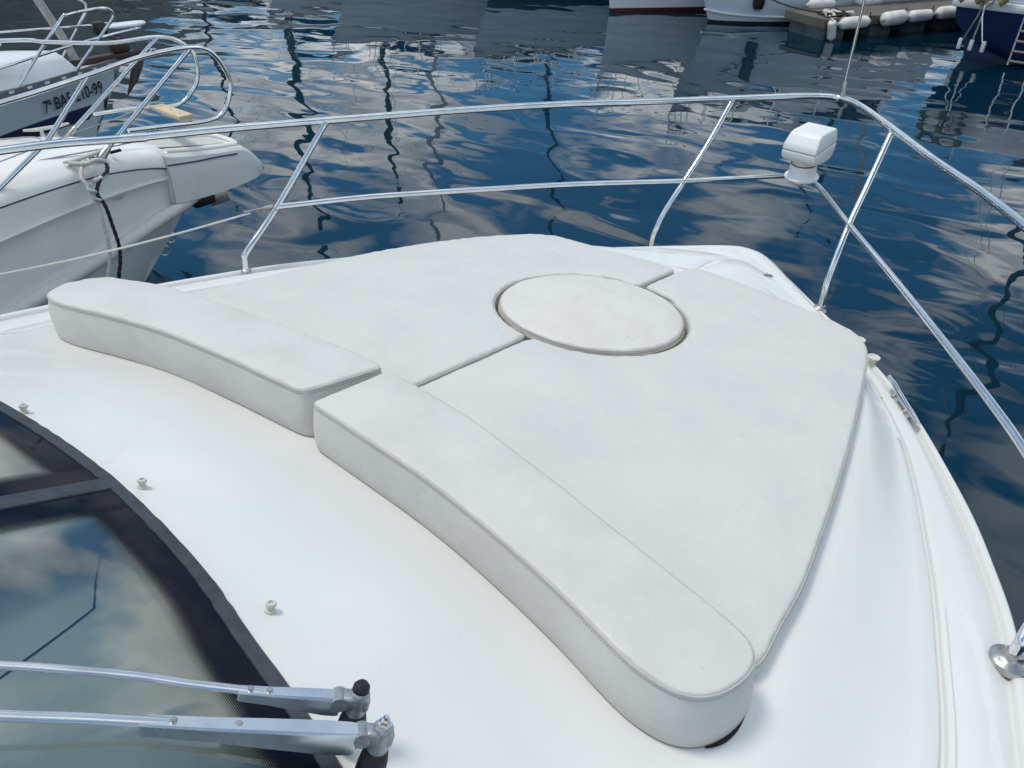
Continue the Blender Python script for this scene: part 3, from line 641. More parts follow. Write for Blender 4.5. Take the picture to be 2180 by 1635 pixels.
#        x,   zc(deck centre), hb1, z1(sheer), hb2, z2(crease), hb3, z3(rub top), hb5(waterline)
NB = [(.30, -.20, .165, -.225, .150, -.30, .06, -.415, .0), (.15, -.14, .195, -.19, .180, -.285, .13, -.43, .0), (-.05, -.075, .235, -.125, .215, -.265, .195, -.45, .0), (-.30, -.02, .30, -.075, .275, -.25, .262, -.49, .0), (-.55, .02, .36, -.055, .34, -.245, .325, -.525, .04),
      (-.85, .05, .43, -.05, .43, -.245, .42, -.55, .14), (-1.3, .08, .56, -.045, .58, -.25, .60, -.57, .32), (-2, .12, .76, -.04, .80, -.26, .83, -.60, .58), (-3, .14, .90, -.04, .96, -.26, 1.0, -.62, .80), (-4.5, .14, .94, -.04, 1.0, -.26, 1.05, -.64, .9), (-6, .1, .92, -.04, .98, -.26, 1.0, -.65, .88)]
NBc = cr(NB, 5)
def stem_x(z): return float(np.interp(-z, [.40, .51, .71, .82, .93, 1.45, 1.9], [.30, .27, .06, -.06, -.17, -.66, -1.0]))
def nb_row(c, sg):
    x, zc, h1, z1, h2, z2, h3, z3, h5 = c
    r = [(x, 0, zc), (x, h1 * .4, zc - .006), (x, h1 * .7, zc - .02), (x, h1 * .9, z1 + .018), (x, h1 * .985, z1 - .008), (x, h1 + .008, z1 - .035), (x, h1 + .010, (z1 * .6 + z2 * .4)), (x, h2 + .008, z2 + .026), (x, h2 + .017, z2), (x, h2 - .002, z2 - .020), (x, h2 - .014, z2 - .05), (x, (h2 + h3) / 2, (z2 + z3) / 2), (x, h3, z3)]
    return [(a, YC - sg * q, z) for a, q, z in r]
b = MB()
for sg in (1, -1): b.loft([nb_row(c, sg) for c in NBc])
b.build('deck_moulding', GEL_B, nb, angle=60)
b = MB()
for sg in (1, -1):
    rows = []
    for c in NBc:
        x, h3, z3, h5 = c[0], c[6], c[7], c[8]; row = []
        for k in range(7):
            t = k / 6; z = z3 - .06 + (-1.75 - z3) * t; hb = h3 + (h5 - h3) * t
            xs = stem_x(z)
            hb = max(0, hb) * min(1, max(0, (xs + .03 - x) / .35)) if x > xs - .35 else hb
            row.append((min(x, xs), YC - sg * max(hb, 0.0), z))
        rows.append(row)
    b.loft(rows)
b.build('hull', mat('neighbour_hull', (.62, .66, .65), .3, var=.08, vscale=3), nb, angle=60)
for sg in (1, -1):
    b = MB(); pts = [(c[0] + (.02 if c[0] > .25 else 0), YC - sg * (c[6] + .014), c[7] - .03) for c in NBc]; b.tube(pts, .038, 14, flat=1.0); b.build('rub_rail', mat('rub_rail_cream', (.70, .69, .64), .4, var=.12, vscale=20), nb)
    b = MB(); b.tube([(c[0], YC - sg * (c[2] + .0085), c[3] - .055) for c in NBc] + ([]), .0042, 6); b.build('pinstripe', NAVY, nb)
# bow platform
b = MB(); rows = []
for x, hw, zt, zb, in ((.06, .222, -.125, -.425), (.12, .217, -.145, -.440), (.25, .208, -.17, -.452), (.40, .194, -.195, -.458), (.53, .177, -.213, -.458), (.60, .160, -.235, -.458), (.66, .138, -.285, -.458), (.72, .105, -.355, -.456), (.765, .06, -.415, -.452), (.785, .02, -.44, -.45)):
    sec = [(-hw * .80, zt), (-hw * .93, zt - .003), (-hw, zt - .022), (-hw * 1.02, zt * .66 + zb * .34), (-hw * .985, zt * .5 + zb * .5), (-hw * .90, zb + .004), (-hw * .86, zb), (hw * .86, zb), (hw * .90, zb + .004), (hw * .985, zt * .5 + zb * .5), (hw * 1.02, zt * .66 + zb * .34), (hw, zt - .022), (hw * .93, zt - .003), (hw * .80, zt)]
    rows.append([(x, YC + s, z) for s, z in sec])
b.loft(rows, True, True); pf = b.build('bow_platform', GEL_B, nb, angle=24)
rim = [(.10, .178, -.133), (.25, .170, -.162), (.40, .156, -.187), (.52, .138, -.206), (.575, .10, -.216), (.595, .0, -.222)]
b = MB(); b.tube([(x, YC - y, z) for x, y, z in rim] + [(x, YC + y, z) for x, y, z in rim[-2::-1]], .017, 10, sm=5, flat=.8); b.build('platform_rim', GEL_B, pf)
b = MB(); b.loft([[(x, YC + s * hw, zt) for s in (-1, -.5, .5, 1)] for x, hw, zt in ((.10, .11, -.128), (.25, .105, -.158), (.42, .095, -.190), (.53, .06, -.212))]); b.build('platform_tread', mat('tread_grey', (.55, .55, .52), .8, var=.1, vscale=30), pf)
b = MB(); b.tube([(.055, YC - .226, -.14), (.058, YC - .234, -.21), (.060, YC - .232, -.28), (.065, YC - .210, -.38), (.066, YC - .200, -.424)], .002, 6, sm=4); b.build('platform_joint', STITCH, pf)
b = MB(); b.tube([(.07, YC - .227, -.198), (.25, YC - .214, -.222), (.40, YC - .201, -.236), (.53, YC - .183, -.255)], .0045, 6, sm=3); b.build('pinstripe', NAVY, pf)
# anchor roller under the platform
b = MB(); b.box((.26, YC - .05, -.56), (.40, YC + .05, -.485), None, .008); ar = b.build('anchor_roller', BLACKP, nb)
b = MB(); b.tube([(.44, YC - .035, -.53), (.44, YC + .035, -.53)], .042, 16); b.build('roller_wheel', DARK, ar)
for sx in (-.045, .045):
    b = MB(); b.box((.36, YC + sx - .004, -.575), (.49, YC + sx + .004, -.49), None, .003); b.build('roller_cheek', STEEL_D, ar)
# eye rings on the stem
for x, z in ((.055, -.70), (-.005, -.765)):
    b = MB(); b.tube([(x + .02 + .03 * math.cos(a), YC - .004, z + .03 * math.sin(a)) for a in np.linspace(0, 2 * math.pi, 17)[:-1]], .0055, 8, closed=True); b.build('stem_ring', STEEL_D, nb)
# deck hatch panel lines, small vents
for pts in ([(-1.5, YC - .30, .035), (-.6, YC - .255, -.010), (-.25, YC - .20, -.045), (.0, YC - .12, -.075)], [(-.62, YC - .25, -.005), (-.45, YC, .018), (-.62, YC + .25, -.005)]):
    b = MB(); b.tube([(x, y, z + .012) for x, y, z in pts], .004, 6, sm=5); b.build('deck_joint', mat('joint_grey', (.35, .35, .34), .7), nb)
for x in (-.20, -.62):
    b = MB(); b.box((x - .03, YC - .262, -.052 + (-.2 - x) * .09), (x + .03, YC - .246, -.038 + (-.2 - x) * .09), None, .003); b.build('deck_drain', DARK, nb)
b = MB(); b.tube([(-.285, YC - .300, -.275), (-.255, YC - .294, -.268), (-.225, YC - .287, -.262)], [.003, .009, .003], 8); b.build('vent_slot', STITCH, nb)
# cleats
def nb_cleat(x, y, z, dx, dy, name='mooring_cleat'):
    b = MB(); d = Vector((dx, dy, 0)).normalized(); c_ = Vector((x, y, z + .05)); b.tube([c_ - d * .115 + Vector((0, 0, .006)), c_ - d * .06, c_ + d * .06, c_ + d * .115 + Vector((0, 0, .006))], [.006, .010, .010, .006], 10); cl = b.build(name, PLG, nb)
    for k in (-.03, .03):
        b = MB(); b.lathe([(.018, 0), (.012, .012), (.009, .05)], 10, Matrix.Translation(c_ + d * k - Vector((0, 0, .05)))); b.build('cleat_foot', PLG, cl)
    return cl
nb_cleat(-.37, YC - .285, -.075, .97, .2); nb_cleat(-.30, YC + .30, -.06, .9, -.2)
# pulpit of looped tube
def nbrail(pts, r, name, sm=6):
    b = MB(); b.tube(pts, r, 10, sm=sm); return b.build(name, STEEL, nb)
near = [(-1.6, 2.56, .30), (-.7, 2.72, .33), (-.27, 2.82, .352), (.05, 2.86, .385), (.33, 2.88, .385), (.46, 2.895, .335), (.53, 2.90, .21), (.525, 2.90, .115), (.455, 2.90, .015), (.34, 2.90, -.008), (.10, 2.89, .02), (-.11, 2.88, .045)]
far = [(-1.4, 3.95, .47), (-.33, 3.6, .42), (-.12, 3.55, .39), (.17, 3.48, .352), (.43, 3.44, .352), (.55, 3.42, .32), (.625, 3.4, .235), (.62, 3.4, .11), (.555, 3.4, .025), (.44, 3.4, -.028), (.2, 3.41, -.0), (-.05, 3.42, .015)]
nbrail(near, .0125, 'pulpit_rail'); nbrail(far, .0125, 'pulpit_rail')
for pts in ([(-.29, 2.875, -.055), (-.24, 2.877, -.015), (.33, 2.88, .378)], [(-.92, 2.745, -.09), (-.54, 2.78, .115), (-.26, 2.82, .345)], [(-.22, 3.42, -.08), (-.16, 3.42, -.03), (.44, 3.435, .345)], [(-1.0, 3.62, -.05), (-.6, 3.62, .2), (-.33, 3.6, .41)]):
    st = nbrail(pts, .0118, 'stanchion', 0)
    b = MB(); a = Vector(pts[0]); d = (Vector(pts[1]) - a).normalized(); b.tube([a - d * .01, a + d * .055, a + d * .075], [.024, .018, .012], 12); b.build('stanchion_socket', STEEL_D, st)
b = MB(); b.tube([(.10, 2.865, .388), (.115, 2.87, .41), (.14, 2.875, .405)], .006, 8); b.build('pulpit_link', STEEL_D, nb)
M = Matrix.Translation((.275, 3.15, .012)) @ xform((0, 0, 0), (0, .10, 1), (1, -.18, 0)).to_3x3().to_4x4()
b = MB(); b.box((-.04, -.26, -.012), (.04, .26, .012), M, .004); sb_ = b.build('step_board', BEIGE, nb)
for yy in (-.17, 0, .17):
    b = MB(); b.lathe([(.007, 0), (.007, .0135), (0, .014)], 10, M @ Matrix.Translation((0, yy, 0))); b.build('bolt', STEEL_D, sb_)
b = MB(); b.tube([(-1.6, 2.56, .03), (-.54, 2.775, .105), (-.10, 2.85, .135), (-.02, 2.872, .165)], .003, 6, sm=4); b.build('guard_wire', STEEL_D, nb)
# mooring rope on its cleat: two strands, white and black
rp = empty('mooring_rope', (-.5, 2.68, -1.0), 'white and black mooring rope knotted on the cleat of the cream boat', 'rope')
def strand(pts, r, m, name):
    P = cr(pts, 10); b = MB(); b.tube(P, [r * (1 + .13 * math.sin(i * 1.9)) for i in range(len(P))], 9); return b.build(name, m, rp)
strand([(-.37, 2.86, -.045), (-.42, 2.80, -.05), (-.455, 2.755, -.085), (-.45, 2.715, -.13), (-.445, 2.70, -.20), (-.455, 2.672, -.30), (-.47, 2.648, -.40), (-.50, 2.635, -.50), (-.545, 2.63, -.60), (-.57, 2.64, -.80), (-.6, 2.66, -1.1), (-.62, 2.7, -1.5)], .0098, ROPE_W, 'white_strand')
strand([(-.33, 2.88, -.045), (-.30, 2.82, -.05), (-.32, 2.765, -.085), (-.38, 2.735, -.11), (-.425, 2.705, -.16), (-.415, 2.68, -.22), (-.42, 2.655, -.32), (-.43, 2.628, -.42), (-.455, 2.615, -.50), (-.49, 2.615, -.60), (-.50, 2.62, -.80), (-.52, 2.66, -1.1), (-.54, 2.7, -1.5)], .0092, ROPE_K, 'black_strand')
strand([(-.46, 2.84, -.03), (-.40, 2.79, -.035), (-.345, 2.79, -.03), (-.30, 2.80, -.06), (-.34, 2.755, -.10), (-.42, 2.725, -.105)], .0115, ROPE_W, 'cleat_turn')
P = []
for i in range(60):
    t = i / 59; a = t * 5 * math.pi; c_ = Vector((-.452, 2.706, -.105)).lerp(Vector((-.432, 2.688, -.215)), t); P.append(c_ + Vector((math.cos(a) * .013, math.sin(a) * .012, 0)))
b = MB(); b.tube(P, .0075, 8); b.build('hitch', ROPE_W, rp)

# ================================================================== sailing boat with number, beyond it
sb2 = empty('sailing_boat', (-1.5, 6.0, WATER_Z), 'pale grey sailing boat with black registration number and navy stripe, behind the cream boat', 'sailboat')
YS = 6.0
SC = [(1.36, .0, -.265), (1.25, .05, -.268), (1.05, .125, -.272), (.7, .255, -.278), (.2, .42, -.285), (-.5, .64, -.29), (-1.5, .9, -.29), (-3, 1.08, -.28), (-4.5, 1.05, -.26), (-5.5, .85, -.24)]
SCc = cr(SC, 6)
def sstem(z): return 1.36 - (-.265 - z) * .72
def srow(c, sg):
    x, hb, z0 = c; row = []
    for k in range(9):
        t = k / 8; z = z0 + (-1.8 - z0) * t; xs = sstem(z); x2 = min(x, xs)
        f = 1 - .72 * t ** 1.2; k2 = max(0, min(1, (xs - x) / 1.2)) if x > xs - 1.2 else 1
        row.append((x2, YS - sg * hb * f * (k2 if t > 0 else 1) ** .6, z))
    return row
def shull(x, z, sg=1):
    """point on the starboard hull side"""
    hb = float(np.interp(-x, [-c[0] for c in SCc], [c[1] for c in SCc])); z0 = -.275; t = (z - z0) / (-1.8 - z0); xs = sstem(z)
    k2 = max(0, min(1, (xs - x) / 1.2)) ** .6 if t > 0 else 1
    return Vector((x, YS - sg * hb * (1 - .72 * t ** 1.2) * k2, z))
b = MB()
for sg in (1, -1): b.loft([srow(c, sg) for c in SCc])
b.build('hull', HULL_C, sb2, angle=60)
b = MB(); b.loft([[(c[0], YS + s * c[1] * .98, c[2] - .012 + .05 * (1 - s * s) * min(1, c[1] / .3)) for s in np.linspace(-1, 1, 9)] for c in SCc]); b.build('deck', WHITE, sb2)
for sg in (1, -1):
    b = MB(); rows = []
    for c in SCc: rows.append([(c[0], YS - sg * (c[1] + o), c[2] + dz) for o, dz in ((.006, -.035), (.008, .018), (-.012, .020), (-.014, -.01))])
    b.loft(rows, True); tr_ = b.build('toe_rail', GREYT, sb2, smooth=False)
    for x in np.arange(-1.6, 1.2, .155):
        hb = float(np.interp(-x, [-c[0] for c in SCc], [c[1] for c in SCc])); hb2 = float(np.interp(-(x + .1), [-c[0] for c in SCc], [c[1] for c in SCc])); d = Vector((.1, sg * (hb - hb2), 0)).normalized()
        b = MB(); M = Matrix.Translation((x, YS - sg * (hb + .0085), -.283)) @ xform((0, 0, 0), (0, 0, 1), d).to_3x3().to_4x4(); b.box((-.022, -.002, -.009), (.022, .002, .009), M, .0015, 1); b.build('rail_slot', WHITE, tr_, smooth=False)
# navy stripe on the visible side
b = MB(); rows = []
for x in np.linspace(-2.5, 1.0, 40):
    rows.append([shull(x - (.05 * k if x > .9 else 0), z) + Vector((0, -.004, 0)) for k, z in enumerate((-.60 + .02 * (x < 9), -.645, -.69))])
b.loft(rows); b.build('hull_stripe', NAVY, sb2, smooth=False)
# registration number
fc = bpy.data.curves.new('number', 'FONT'); fc.body = '7\u00aa BA5-210-99'; fc.size = .165; fc.offset = .0022; fc.align_x = 'LEFT'; fc.resolution_u = 3
fo = bpy.data.objects.new('tmp', fc); COL.objects.link(fo); bpy.context.view_layer.update()
me = bpy.data.meshes.new_from_object(fo.evaluated_get(bpy.context.evaluated_depsgraph_get())); bpy.data.objects.remove(fo)
wid = max(v.co.x for v in me.vertices); X0, X1 = .50, 1.085
bm = bmesh.new(); bm.from_mesh(me)
for v in bm.verts:
    x = X0 + (X1 - X0) * v.co.x / wid; zc = -.53 + .055 * (x - X0)
    v.co = shull(x, zc + v.co.y * .86) + Vector((.004, -.022, 0))
bm.to_mesh(me); bm.free(); me.materials.append(LET)
no = bpy.data.objects.new('registration_number', me); COL.objects.link(no); no.parent = sb2; no.matrix_parent_inverse = Matrix.Translation(-Vector(sb2['_world'])); no['label'] = 'black registration lettering on the hull'
# cabin, sprit, anchor, rails
b = MB(); rows = []
for x, hw, z in ((.88, .17, -.235), (.80, .20, -.14), (.55, .27, -.11), (.1, .36, -.07), (-.8, .5, .0), (-2.2, .55, .05)):
    rows.append([(x, YS + s * hw * (1.08 if abs(s) == 1 else 1), zz) for s, zz in ((-1, -.27), (-.9, z - .03), (-.75, z), (0, z + .02), (.75, z), (.9, z - .03), (1, -.27))])
b.loft(rows); b.build('cabin', WHITE, sb2, angle=35)
b = MB(); b.box((-.1, YS - .2, -.05), (.3, YS + .2, .0), None, .02); b.build('deck_hatch', WHITE, sb2)
b = MB(); b.box((.75, YS - .045, -.265), (1.52, YS + .045, -.215), None, .008); sp1 = b.build('sprit_plank', BROWN, sb2)
b = MB(); b.box((1.28, YS - .055, -.21), (1.42, YS + .055, -.13), None, .01); b.tube([(1.34, YS - .1, -.1), (1.34, YS + .1, -.1)], .016, 8); b.tube([(1.34, YS, -.2), (1.35, YS, -.05)], .016, 8); b.build('chain_stopper', BROWN, sb2)
b = MB(); b.tube([(1.50, YS - .01, -.21), (1.46, YS - .05, -.30), (1.38, YS - .07, -.42), (1.27, YS - .08, -.56)], [.02, .05, .04, .004], 10, sm=4, flat=.45); b.build('anchor', BROWN, sb2)
def srail(pts, r=.0125, name='pulpit_rail', sm=6, m=STEEL):
    b = MB(); b.tube(pts, r, 9, sm=sm); return b.build(name, m, sb2)
srail([(.32, 5.66, -.28), (.80, 5.70, .125), (.89, 5.70, .172), (1.16, 5.72, .185), (1.25, 5.75, .155), (1.26, 5.76, .10), (1.18, 5.78, .02), (.84, 5.78, -.26)], .0125)
srail([(.92, 6.3, -.30), (1.22, 6.3, .02), (1.29, 6.3, .10), (1.27, 6.3, .17), (1.1, 6.32, .24), (.6, 6.38, .28), (.2, 6.4, .1), (-.05, 6.42, -.26)], .0125)
srail([(.0, 5.60, -.14), (.61, 5.70, -.08), (.93, 5.75, -.05), (1.24, 5.82, -.035), (1.48, 5.92, -.04), (1.62, 6.08, -.06), (1.60, 6.2, -.05), (1.40, 6.27, -.02), (1.19, 6.29, -.02), (.5, 6.36, .01), (-.2, 6.42, .02)], .011)
b = MB(); b.lathe([(.0, -.012), (.17, -.012), (.18, 0), (.17, .012), (0, .013)], 20, Matrix.Translation((1.52, 6.12, -.03)) @ Matrix.Scale(.5, 4, (0, 1, 0))); b.build('pulpit_seat', WHITE, sb2)
b = MB(); b.box((1.17, 5.93, -.05), (1.26, 6.02, .05), None, .01); b.build('bow_light', BLACKP, sb2)
b = MB(); b.tube([(.97, 6.0, -.27), (.92, 6.04, -.03), (.85, 6.1, .24), (.66, 6.2, 1.0), (.3, 6.3, 2.4)], .034, 12); b.build('furler_spar', mat('weathered_spar', (.46, .43, .40), .7, var=.3, vscale=30), sb2)
b = MB(); b.tube([(-2.0, YS, -.1), (-2.05, YS, 4), (-2.1, YS, 8.6)], .05, 12); b.build('mast', MASTG, sb2)

# ================================================================== far moored boats
def far_boat(name, label, cat, loc, rz, length, beam, free, hull_m, boot_m, group=None, stem_rake=.5, cabin=None, mast=None, chine=False, boot=(.0, .09), deck_m=WHITE, canopy=None, rail=True, stern_w=.85, wale=None):
    """bow points along local +x, origin on the waterline amidships"""
    root = empty(name, loc, label, cat, group, rz, world=False)
    st = [(-1, stern_w), (-.8, .93), (-.45, 1), (0, .97), (.35, .80), (.6, .55), (.8, .30), (.93, .11), (1, .0)]; stc = cr([(a, b_) for a, b_ in st], 4)
    zt = lambda a: free * (1 + .22 * max(0, a) ** 2)
    def pt(a, hb, t, sg):      # t: 0 sheer .. 1 below water
        z = zt(a) + (-.35 - zt(a)) * t; fl = (1 - .30 * t - .35 * t * max(0, a)) if not chine else (1 - .16 * t - (.25 * max(0, t - .62) / .38))
        x = a * length / 2 - stem_rake * t * max(0, a) ** 3
        return (x, sg * hb * beam / 2 * fl, z)
    def t_at(a, z): return (zt(a) - z) / (zt(a) + .35)
    b = MB()
    for sg in (1, -1): b.loft([[pt(a, h, t, sg) for t in np.linspace(0, 1, 9)] for a, h in stc])
    b.add([pt(-1, stern_w, t, s) for t in (0, .5, 1) for s in (-1, 1)], [(0, 1, 3, 2), (2, 3, 5, 4)])
    b.build('hull', hull_m, root, angle=60)
    b = MB(); b.loft([[(pt(a, h, 0, 1)[0], s * h * beam / 2 * .97, zt(a) - .02 + .05 * (1 - s * s)) for s in (-1, -.5, 0, .5, 1)] for a, h in stc]); b.build('deck', deck_m, root)
    if boot_m:
        for sg in (1, -1):
            b = MB(); rows = []
            for a, h in stc: rows.append([(lambda p: (p[0] + .006, p[1] + sg * .008, p[2]))(pt(a, h, t_at(a, z), sg)) for z in (boot[1], boot[0], -.3)])
            b.loft(rows); b.build('boot_stripe', boot_m, root)
    for sg in (1, -1):
        b = MB(); b.tube([(lambda p: (p[0] + .01, p[1] + sg * .012, p[2]))(pt(a, h, .02, sg)) for a, h in stc], .03, 6); b.build('rub_rail', wale or PLG, root)
        if chine:
            b = MB(); b.tube([(lambda p: (p[0] + .012, p[1] + sg * .02, p[2]))(pt(a, h, t_at(a, .13 + .10 * max(0, a) ** 3), sg)) for a, h in stc], .022, 6); b.build('spray_rail', WHITE, root)
    if cabin:
        x0, x1, h, hw, cm = cabin; b = MB(); rows = []
        for x, z in ((x1 + h * .8, free - .02), (x1, free + h * .75), (x1 - .4, free + h), (x0, free + h), (x0 - .15, free - .02)):
            rows.append([(x, s * hw * (1.08 if abs(s) == 1 else 1), zz) for s, zz in ((-1, free - .03), (-.95, (free + z) / 2), (-.88, z), (0, z + .05), (.88, z), (.95, (free + z) / 2), (1, free - .03))])
        b.loft(rows); cb_ = b.build('cabin', cm, root, angle=35)
        n = max(2, int((x1 - x0) / .8))
        for sg in (1, -1):
            for i in range(n):
                xa = x0 + .1 + i * (x1 - x0 - .2) / n; xb = xa + (x1 - x0 - .2) / n - .12
                b = MB(); b.box((xa, -.02, free + h * .42), (xb, .02, free + h * .78), Matrix.Translation((0, sg * hw * .955, 0)), .015); b.build('window', WINDK, cb_)
        b = MB(); b.add([(x1 + h * .62, -hw * .8, free + h * .22), (x1 + h * .62, hw * .8, free + h * .22), (x1 + .03 + h * .1, hw * .75, free + h * .72), (x1 + .03 + h * .1, -hw * .75, free + h * .72)], [(0, 1, 2, 3)]); b.build('window', WINDK, cb_, smooth=False)
    if canopy:
        x0, x1, z0, z1, hw, cm = canopy; b = MB(); b.loft([[(x, s * hw, z) for s, z in ((-1, z0), (-.98, z0 + (z1 - z0) * .7), (-.7, z1 - .05), (0, z1), (.7, z1 - .05), (.98, z0 + (z1 - z0) * .7), (1, z0))] for x in (x0, (x0 + x1) / 2, x1)]); b.build('canopy', cm, root)
    if rail:
        for sg in (1, -1):
            top = [(lambda p: (p[0] - .05, p[1] * .94, p[2] + .6))(pt(a, h, 0, sg)) for a, h in stc if a > -.1]
            b = MB(); b.tube(top, .018, 6); b.build('guard_rail', STEEL, root)
            for a, h in [(q[0], q[1]) for q in stc if q[0] > -.1][::4]:
                p = pt(a, h, 0, sg); b = MB(); b.tube([(p[0] - .05, p[1] * .94, p[2] - .03), (p[0] - .05, p[1] * .94, p[2] + .6)], .014, 6); b.build('stanchion', STEEL, root)
    if mast:
        mxx, mh, mr, mm, boom = mast; b = MB(); b.tube([(mxx, 0, free - .1), (mxx, 0, mh * .6), (mxx - .05, 0, mh)], [mr, mr, mr * .75], 10); ms = b.build('mast', mm, root)
        for zf in (.52, .76):
            b = MB(); b.tube([(mxx - .03, -.55 * (1.3 - zf), mh * zf), (mxx, 0, mh * zf + .04), (mxx - .03, .55 * (1.3 - zf), mh * zf)], .022, 6); b.build('spreader', mm, ms)
        b = MB()
        for q in ((length * .47, 0, free), (-length * .48, 0, free)): b.tube([q, (mxx, 0, mh - .05)], .007, 5)
        for sg in (1, -1): b.tube([(mxx - .1, sg * beam * .46, free), (mxx - .02, sg * .55 * .6, mh * .76), (mxx, 0, mh - .1)], .007, 5)
        b.build('rigging', STEEL_D, ms)
        b = MB(); b.tube([(mxx, 0, mh), (mxx, 0, mh + .35)], .008, 5); b.box((mxx - .18, -.012, mh + .28), (mxx + .12, .012, mh + .33)); b.build('wind_vane', BLACKP, ms)
        if boom:
            b = MB(); b.tube([(mxx - .1, 0, free + 1.0), (mxx - boom, 0, free + 1.05)], .06, 8); b.build('boom', mm, root)
            b = MB(); b.tube([(mxx - .15, 0, free + 1.14), (mxx - boom * .5, 0, free + 1.2), (mxx - boom + .1, 0, free + 1.12)], [.09, .13, .08], 10); b.build('sail_cover', mat('sail_cover_blue', (.02, .04, .10), .8), root)
    return root
GF = 'boats moored across the basin'
def place(bow, ang, length): # location of amidships from the bow waterline point and heading
    return (bow[0] - math.cos(ang) * length / 2, bow[1] - math.sin(ang) * length / 2, WATER_Z)
hd = math.atan2(.475, -.88)
far_boat('motor_boat', 'white boat with dark red boot stripe at the top edge, left of the grey hull', 'boat', place((12.35, 8.35), hd, 8), hd, 8, 2.2, 1.05, WHITE, RED, GF, .25, (-2.5, 1.2, 1.0, 1.0, WHITE), boot=(0, .07))
far_boat('motor_boat', 'pale grey hulled boat with white spray rail beside the pontoon end', 'boat', place((12.35, 6.50), hd - .05, 5.6), hd - .05, 5.6, 2.0, 1.2, PALE, ANTIF, GF, .75, (-2.0, .3, 1.0, .75, WHITE), chine=True, boot=(-.02, .05))
far_boat('motor_boat', 'boat with black boot band at the top edge, centre of the picture', 'boat', place((11.8, 11.5), hd, 9), hd, 9, 2.3, .95, PALE, BLACKP, GF, .6, (-3, 1.0, .9, .85, WHITE), boot=(0, .22), canopy=(-4.2, -3.1, 1.0, 2.2, .9, BLACKP))
far_boat('motor_yacht', 'white motor yacht mirrored in the water at the top, left of centre', 'boat', place((10.5, 15.0), hd, 10), hd, 10, 2.7, 1.0, WHITE, NAVY, GF, .8, (-4, 1.6, .8, 1.05, WHITE), boot=(0, .1))
def yacht(label, loc, mh, mr, mm, hm=WHITE, length=6.4): far_boat('sailing_boat', label, 'sailboat', (loc[0], loc[1], WATER_Z), hd, length, 2.2, .95, hm, NAVY, GF, .6, (-1.8, .5, .45, .7, WHITE), (.0, mh, mr, mm, 2.4), rail=False)
yacht('sailing yacht with thick dark green mast mirrored at the upper left', (13.5, 21.0), 9.8, .13, MASTGR)
yacht('sailing yacht with slim brown mast mirrored farthest left', (13.9, 26.6), 9.3, .065, BROWN)
yacht('small dark masted sailing yacht mirrored between the green and the pale mast', (13.9, 16.9), 6.9, .08, MASTK)
yacht('sailing yacht with pale alloy mast mirrored left of centre', (19.75, 21.0), 11.5, .11, MASTG)
yacht('dark masted sailing yacht mirrored at the centre', (22.0, 17.0), 10.5, .09, MASTK, PALE)
yacht('dark masted sailing yacht mirrored beside the searchlight', (24.85, 7.2), 8.1, .09, MASTK)
yacht('grey masted sailing yacht mirrored just right of the searchlight', (30.0, 7.4), 10.0, .095, MASTG)
# blue sailing yacht, stern towards us
bh = math.atan2(-.10, 1.0); BL = 10.5
by = far_boat('sailing_yacht', 'navy blue sailing yacht with white deck and boarding ladder, stern on at the right', 'sailboat', (12.85 + math.cos(bh) * BL / 2, .56 + math.sin(bh) * BL / 2, WATER_Z), bh, BL, 3.3, .78, BLUE, ANTIF, GF, .9, (-2.2, 1.5, .5, .95, WHITE), (-.1, 10.5, .10, MASTK, 4.0), boot=(-.1, .02), stern_w=.80, rail=True)
x0 = -BL / 2
def bpart(b, name, m, parent=by, smooth=True): return b.build(name, m, parent, smooth)
b = MB(); rows = []
for k, t in enumerate(np.linspace(0, 1, 8)):
    hwid = 1.31 * (1 - t ** 2.6 * .75); z = .74 - t * .72; rows.append([(x0 - .03 - .22 * (1 - t) - .10 * (1 - (s / 1.0) ** 2), s * hwid, z) for s in np.linspace(-1, 1, 13)])
b.loft(rows); tr = bpart(b, 'transom', BLUE)
b = MB(); b.box((x0 - .36, -1.36, .735), (x0 + .5, 1.36, .86), None, .03); bpart(b, 'stern_coaming', WHITE)
b = MB(); b.box((x0 - .30, -1.34, .862), (x0 - .2, 1.34, 1.22), None, .03); bpart(b, 'stern_seat_back', WHITE)
for yy in (-.04, .27):
    b = MB(); b.tube([(x0 - .42, yy, .05), (x0 - .42, yy, .95)], .018, 8); bpart(b, 'ladder_rail', STEEL)
lad = None
for k in range(6):
    b = MB(); b.box((x0 - .46, -.04, .10 + k * .14), (x0 - .39, .27, .125 + k * .14), None, .006); bpart(b, 'ladder_rung', TEAK)
for yy, lean in ((1.05, .14), (.88, .03), (.70, -.14)):
    b = MB(); b.tube([(x0 - .38, yy, .20), (x0 - .42, yy - lean, .65), (x0 - .38, yy - lean * 1.6, 1.25)], .016, 8); bpart(b, 'vane_strut', STEEL)
    b = MB(); b.box((x0 - .41, yy - .028, .16), (x0 - .35, yy + .028, .32), None, .012); bpart(b, 'strut_foot', PLW)
b = MB(); b.lathe([(.0, 0), (.04, 0), (.04, .02), (0, .02)], 12, xform((x0 - .30, 1.16, .22), (-1, 0, 0))); bpart(b, 'exhaust_outlet', DARK)
for sg in (1, -1):
    b = MB(); b.tube([(x0 - .1, sg * 1.25, 1.05), (x0 - .1, sg * 1.25, 1.65), (x0 - .1, sg * .75, 1.7), (x0 - .1, sg * .70, 1.05)], .018, 8, sm=3); bpart(b, 'pushpit_rail', STEEL)
b = MB(); b.tube([(x0 - .40, .86 + .11 * math.cos(a), .92 + .13 * math.sin(a)) for a in np.linspace(0, 4 * math.pi, 40)], .012, 6); bpart(b, 'coiled_line', ROPE_W)
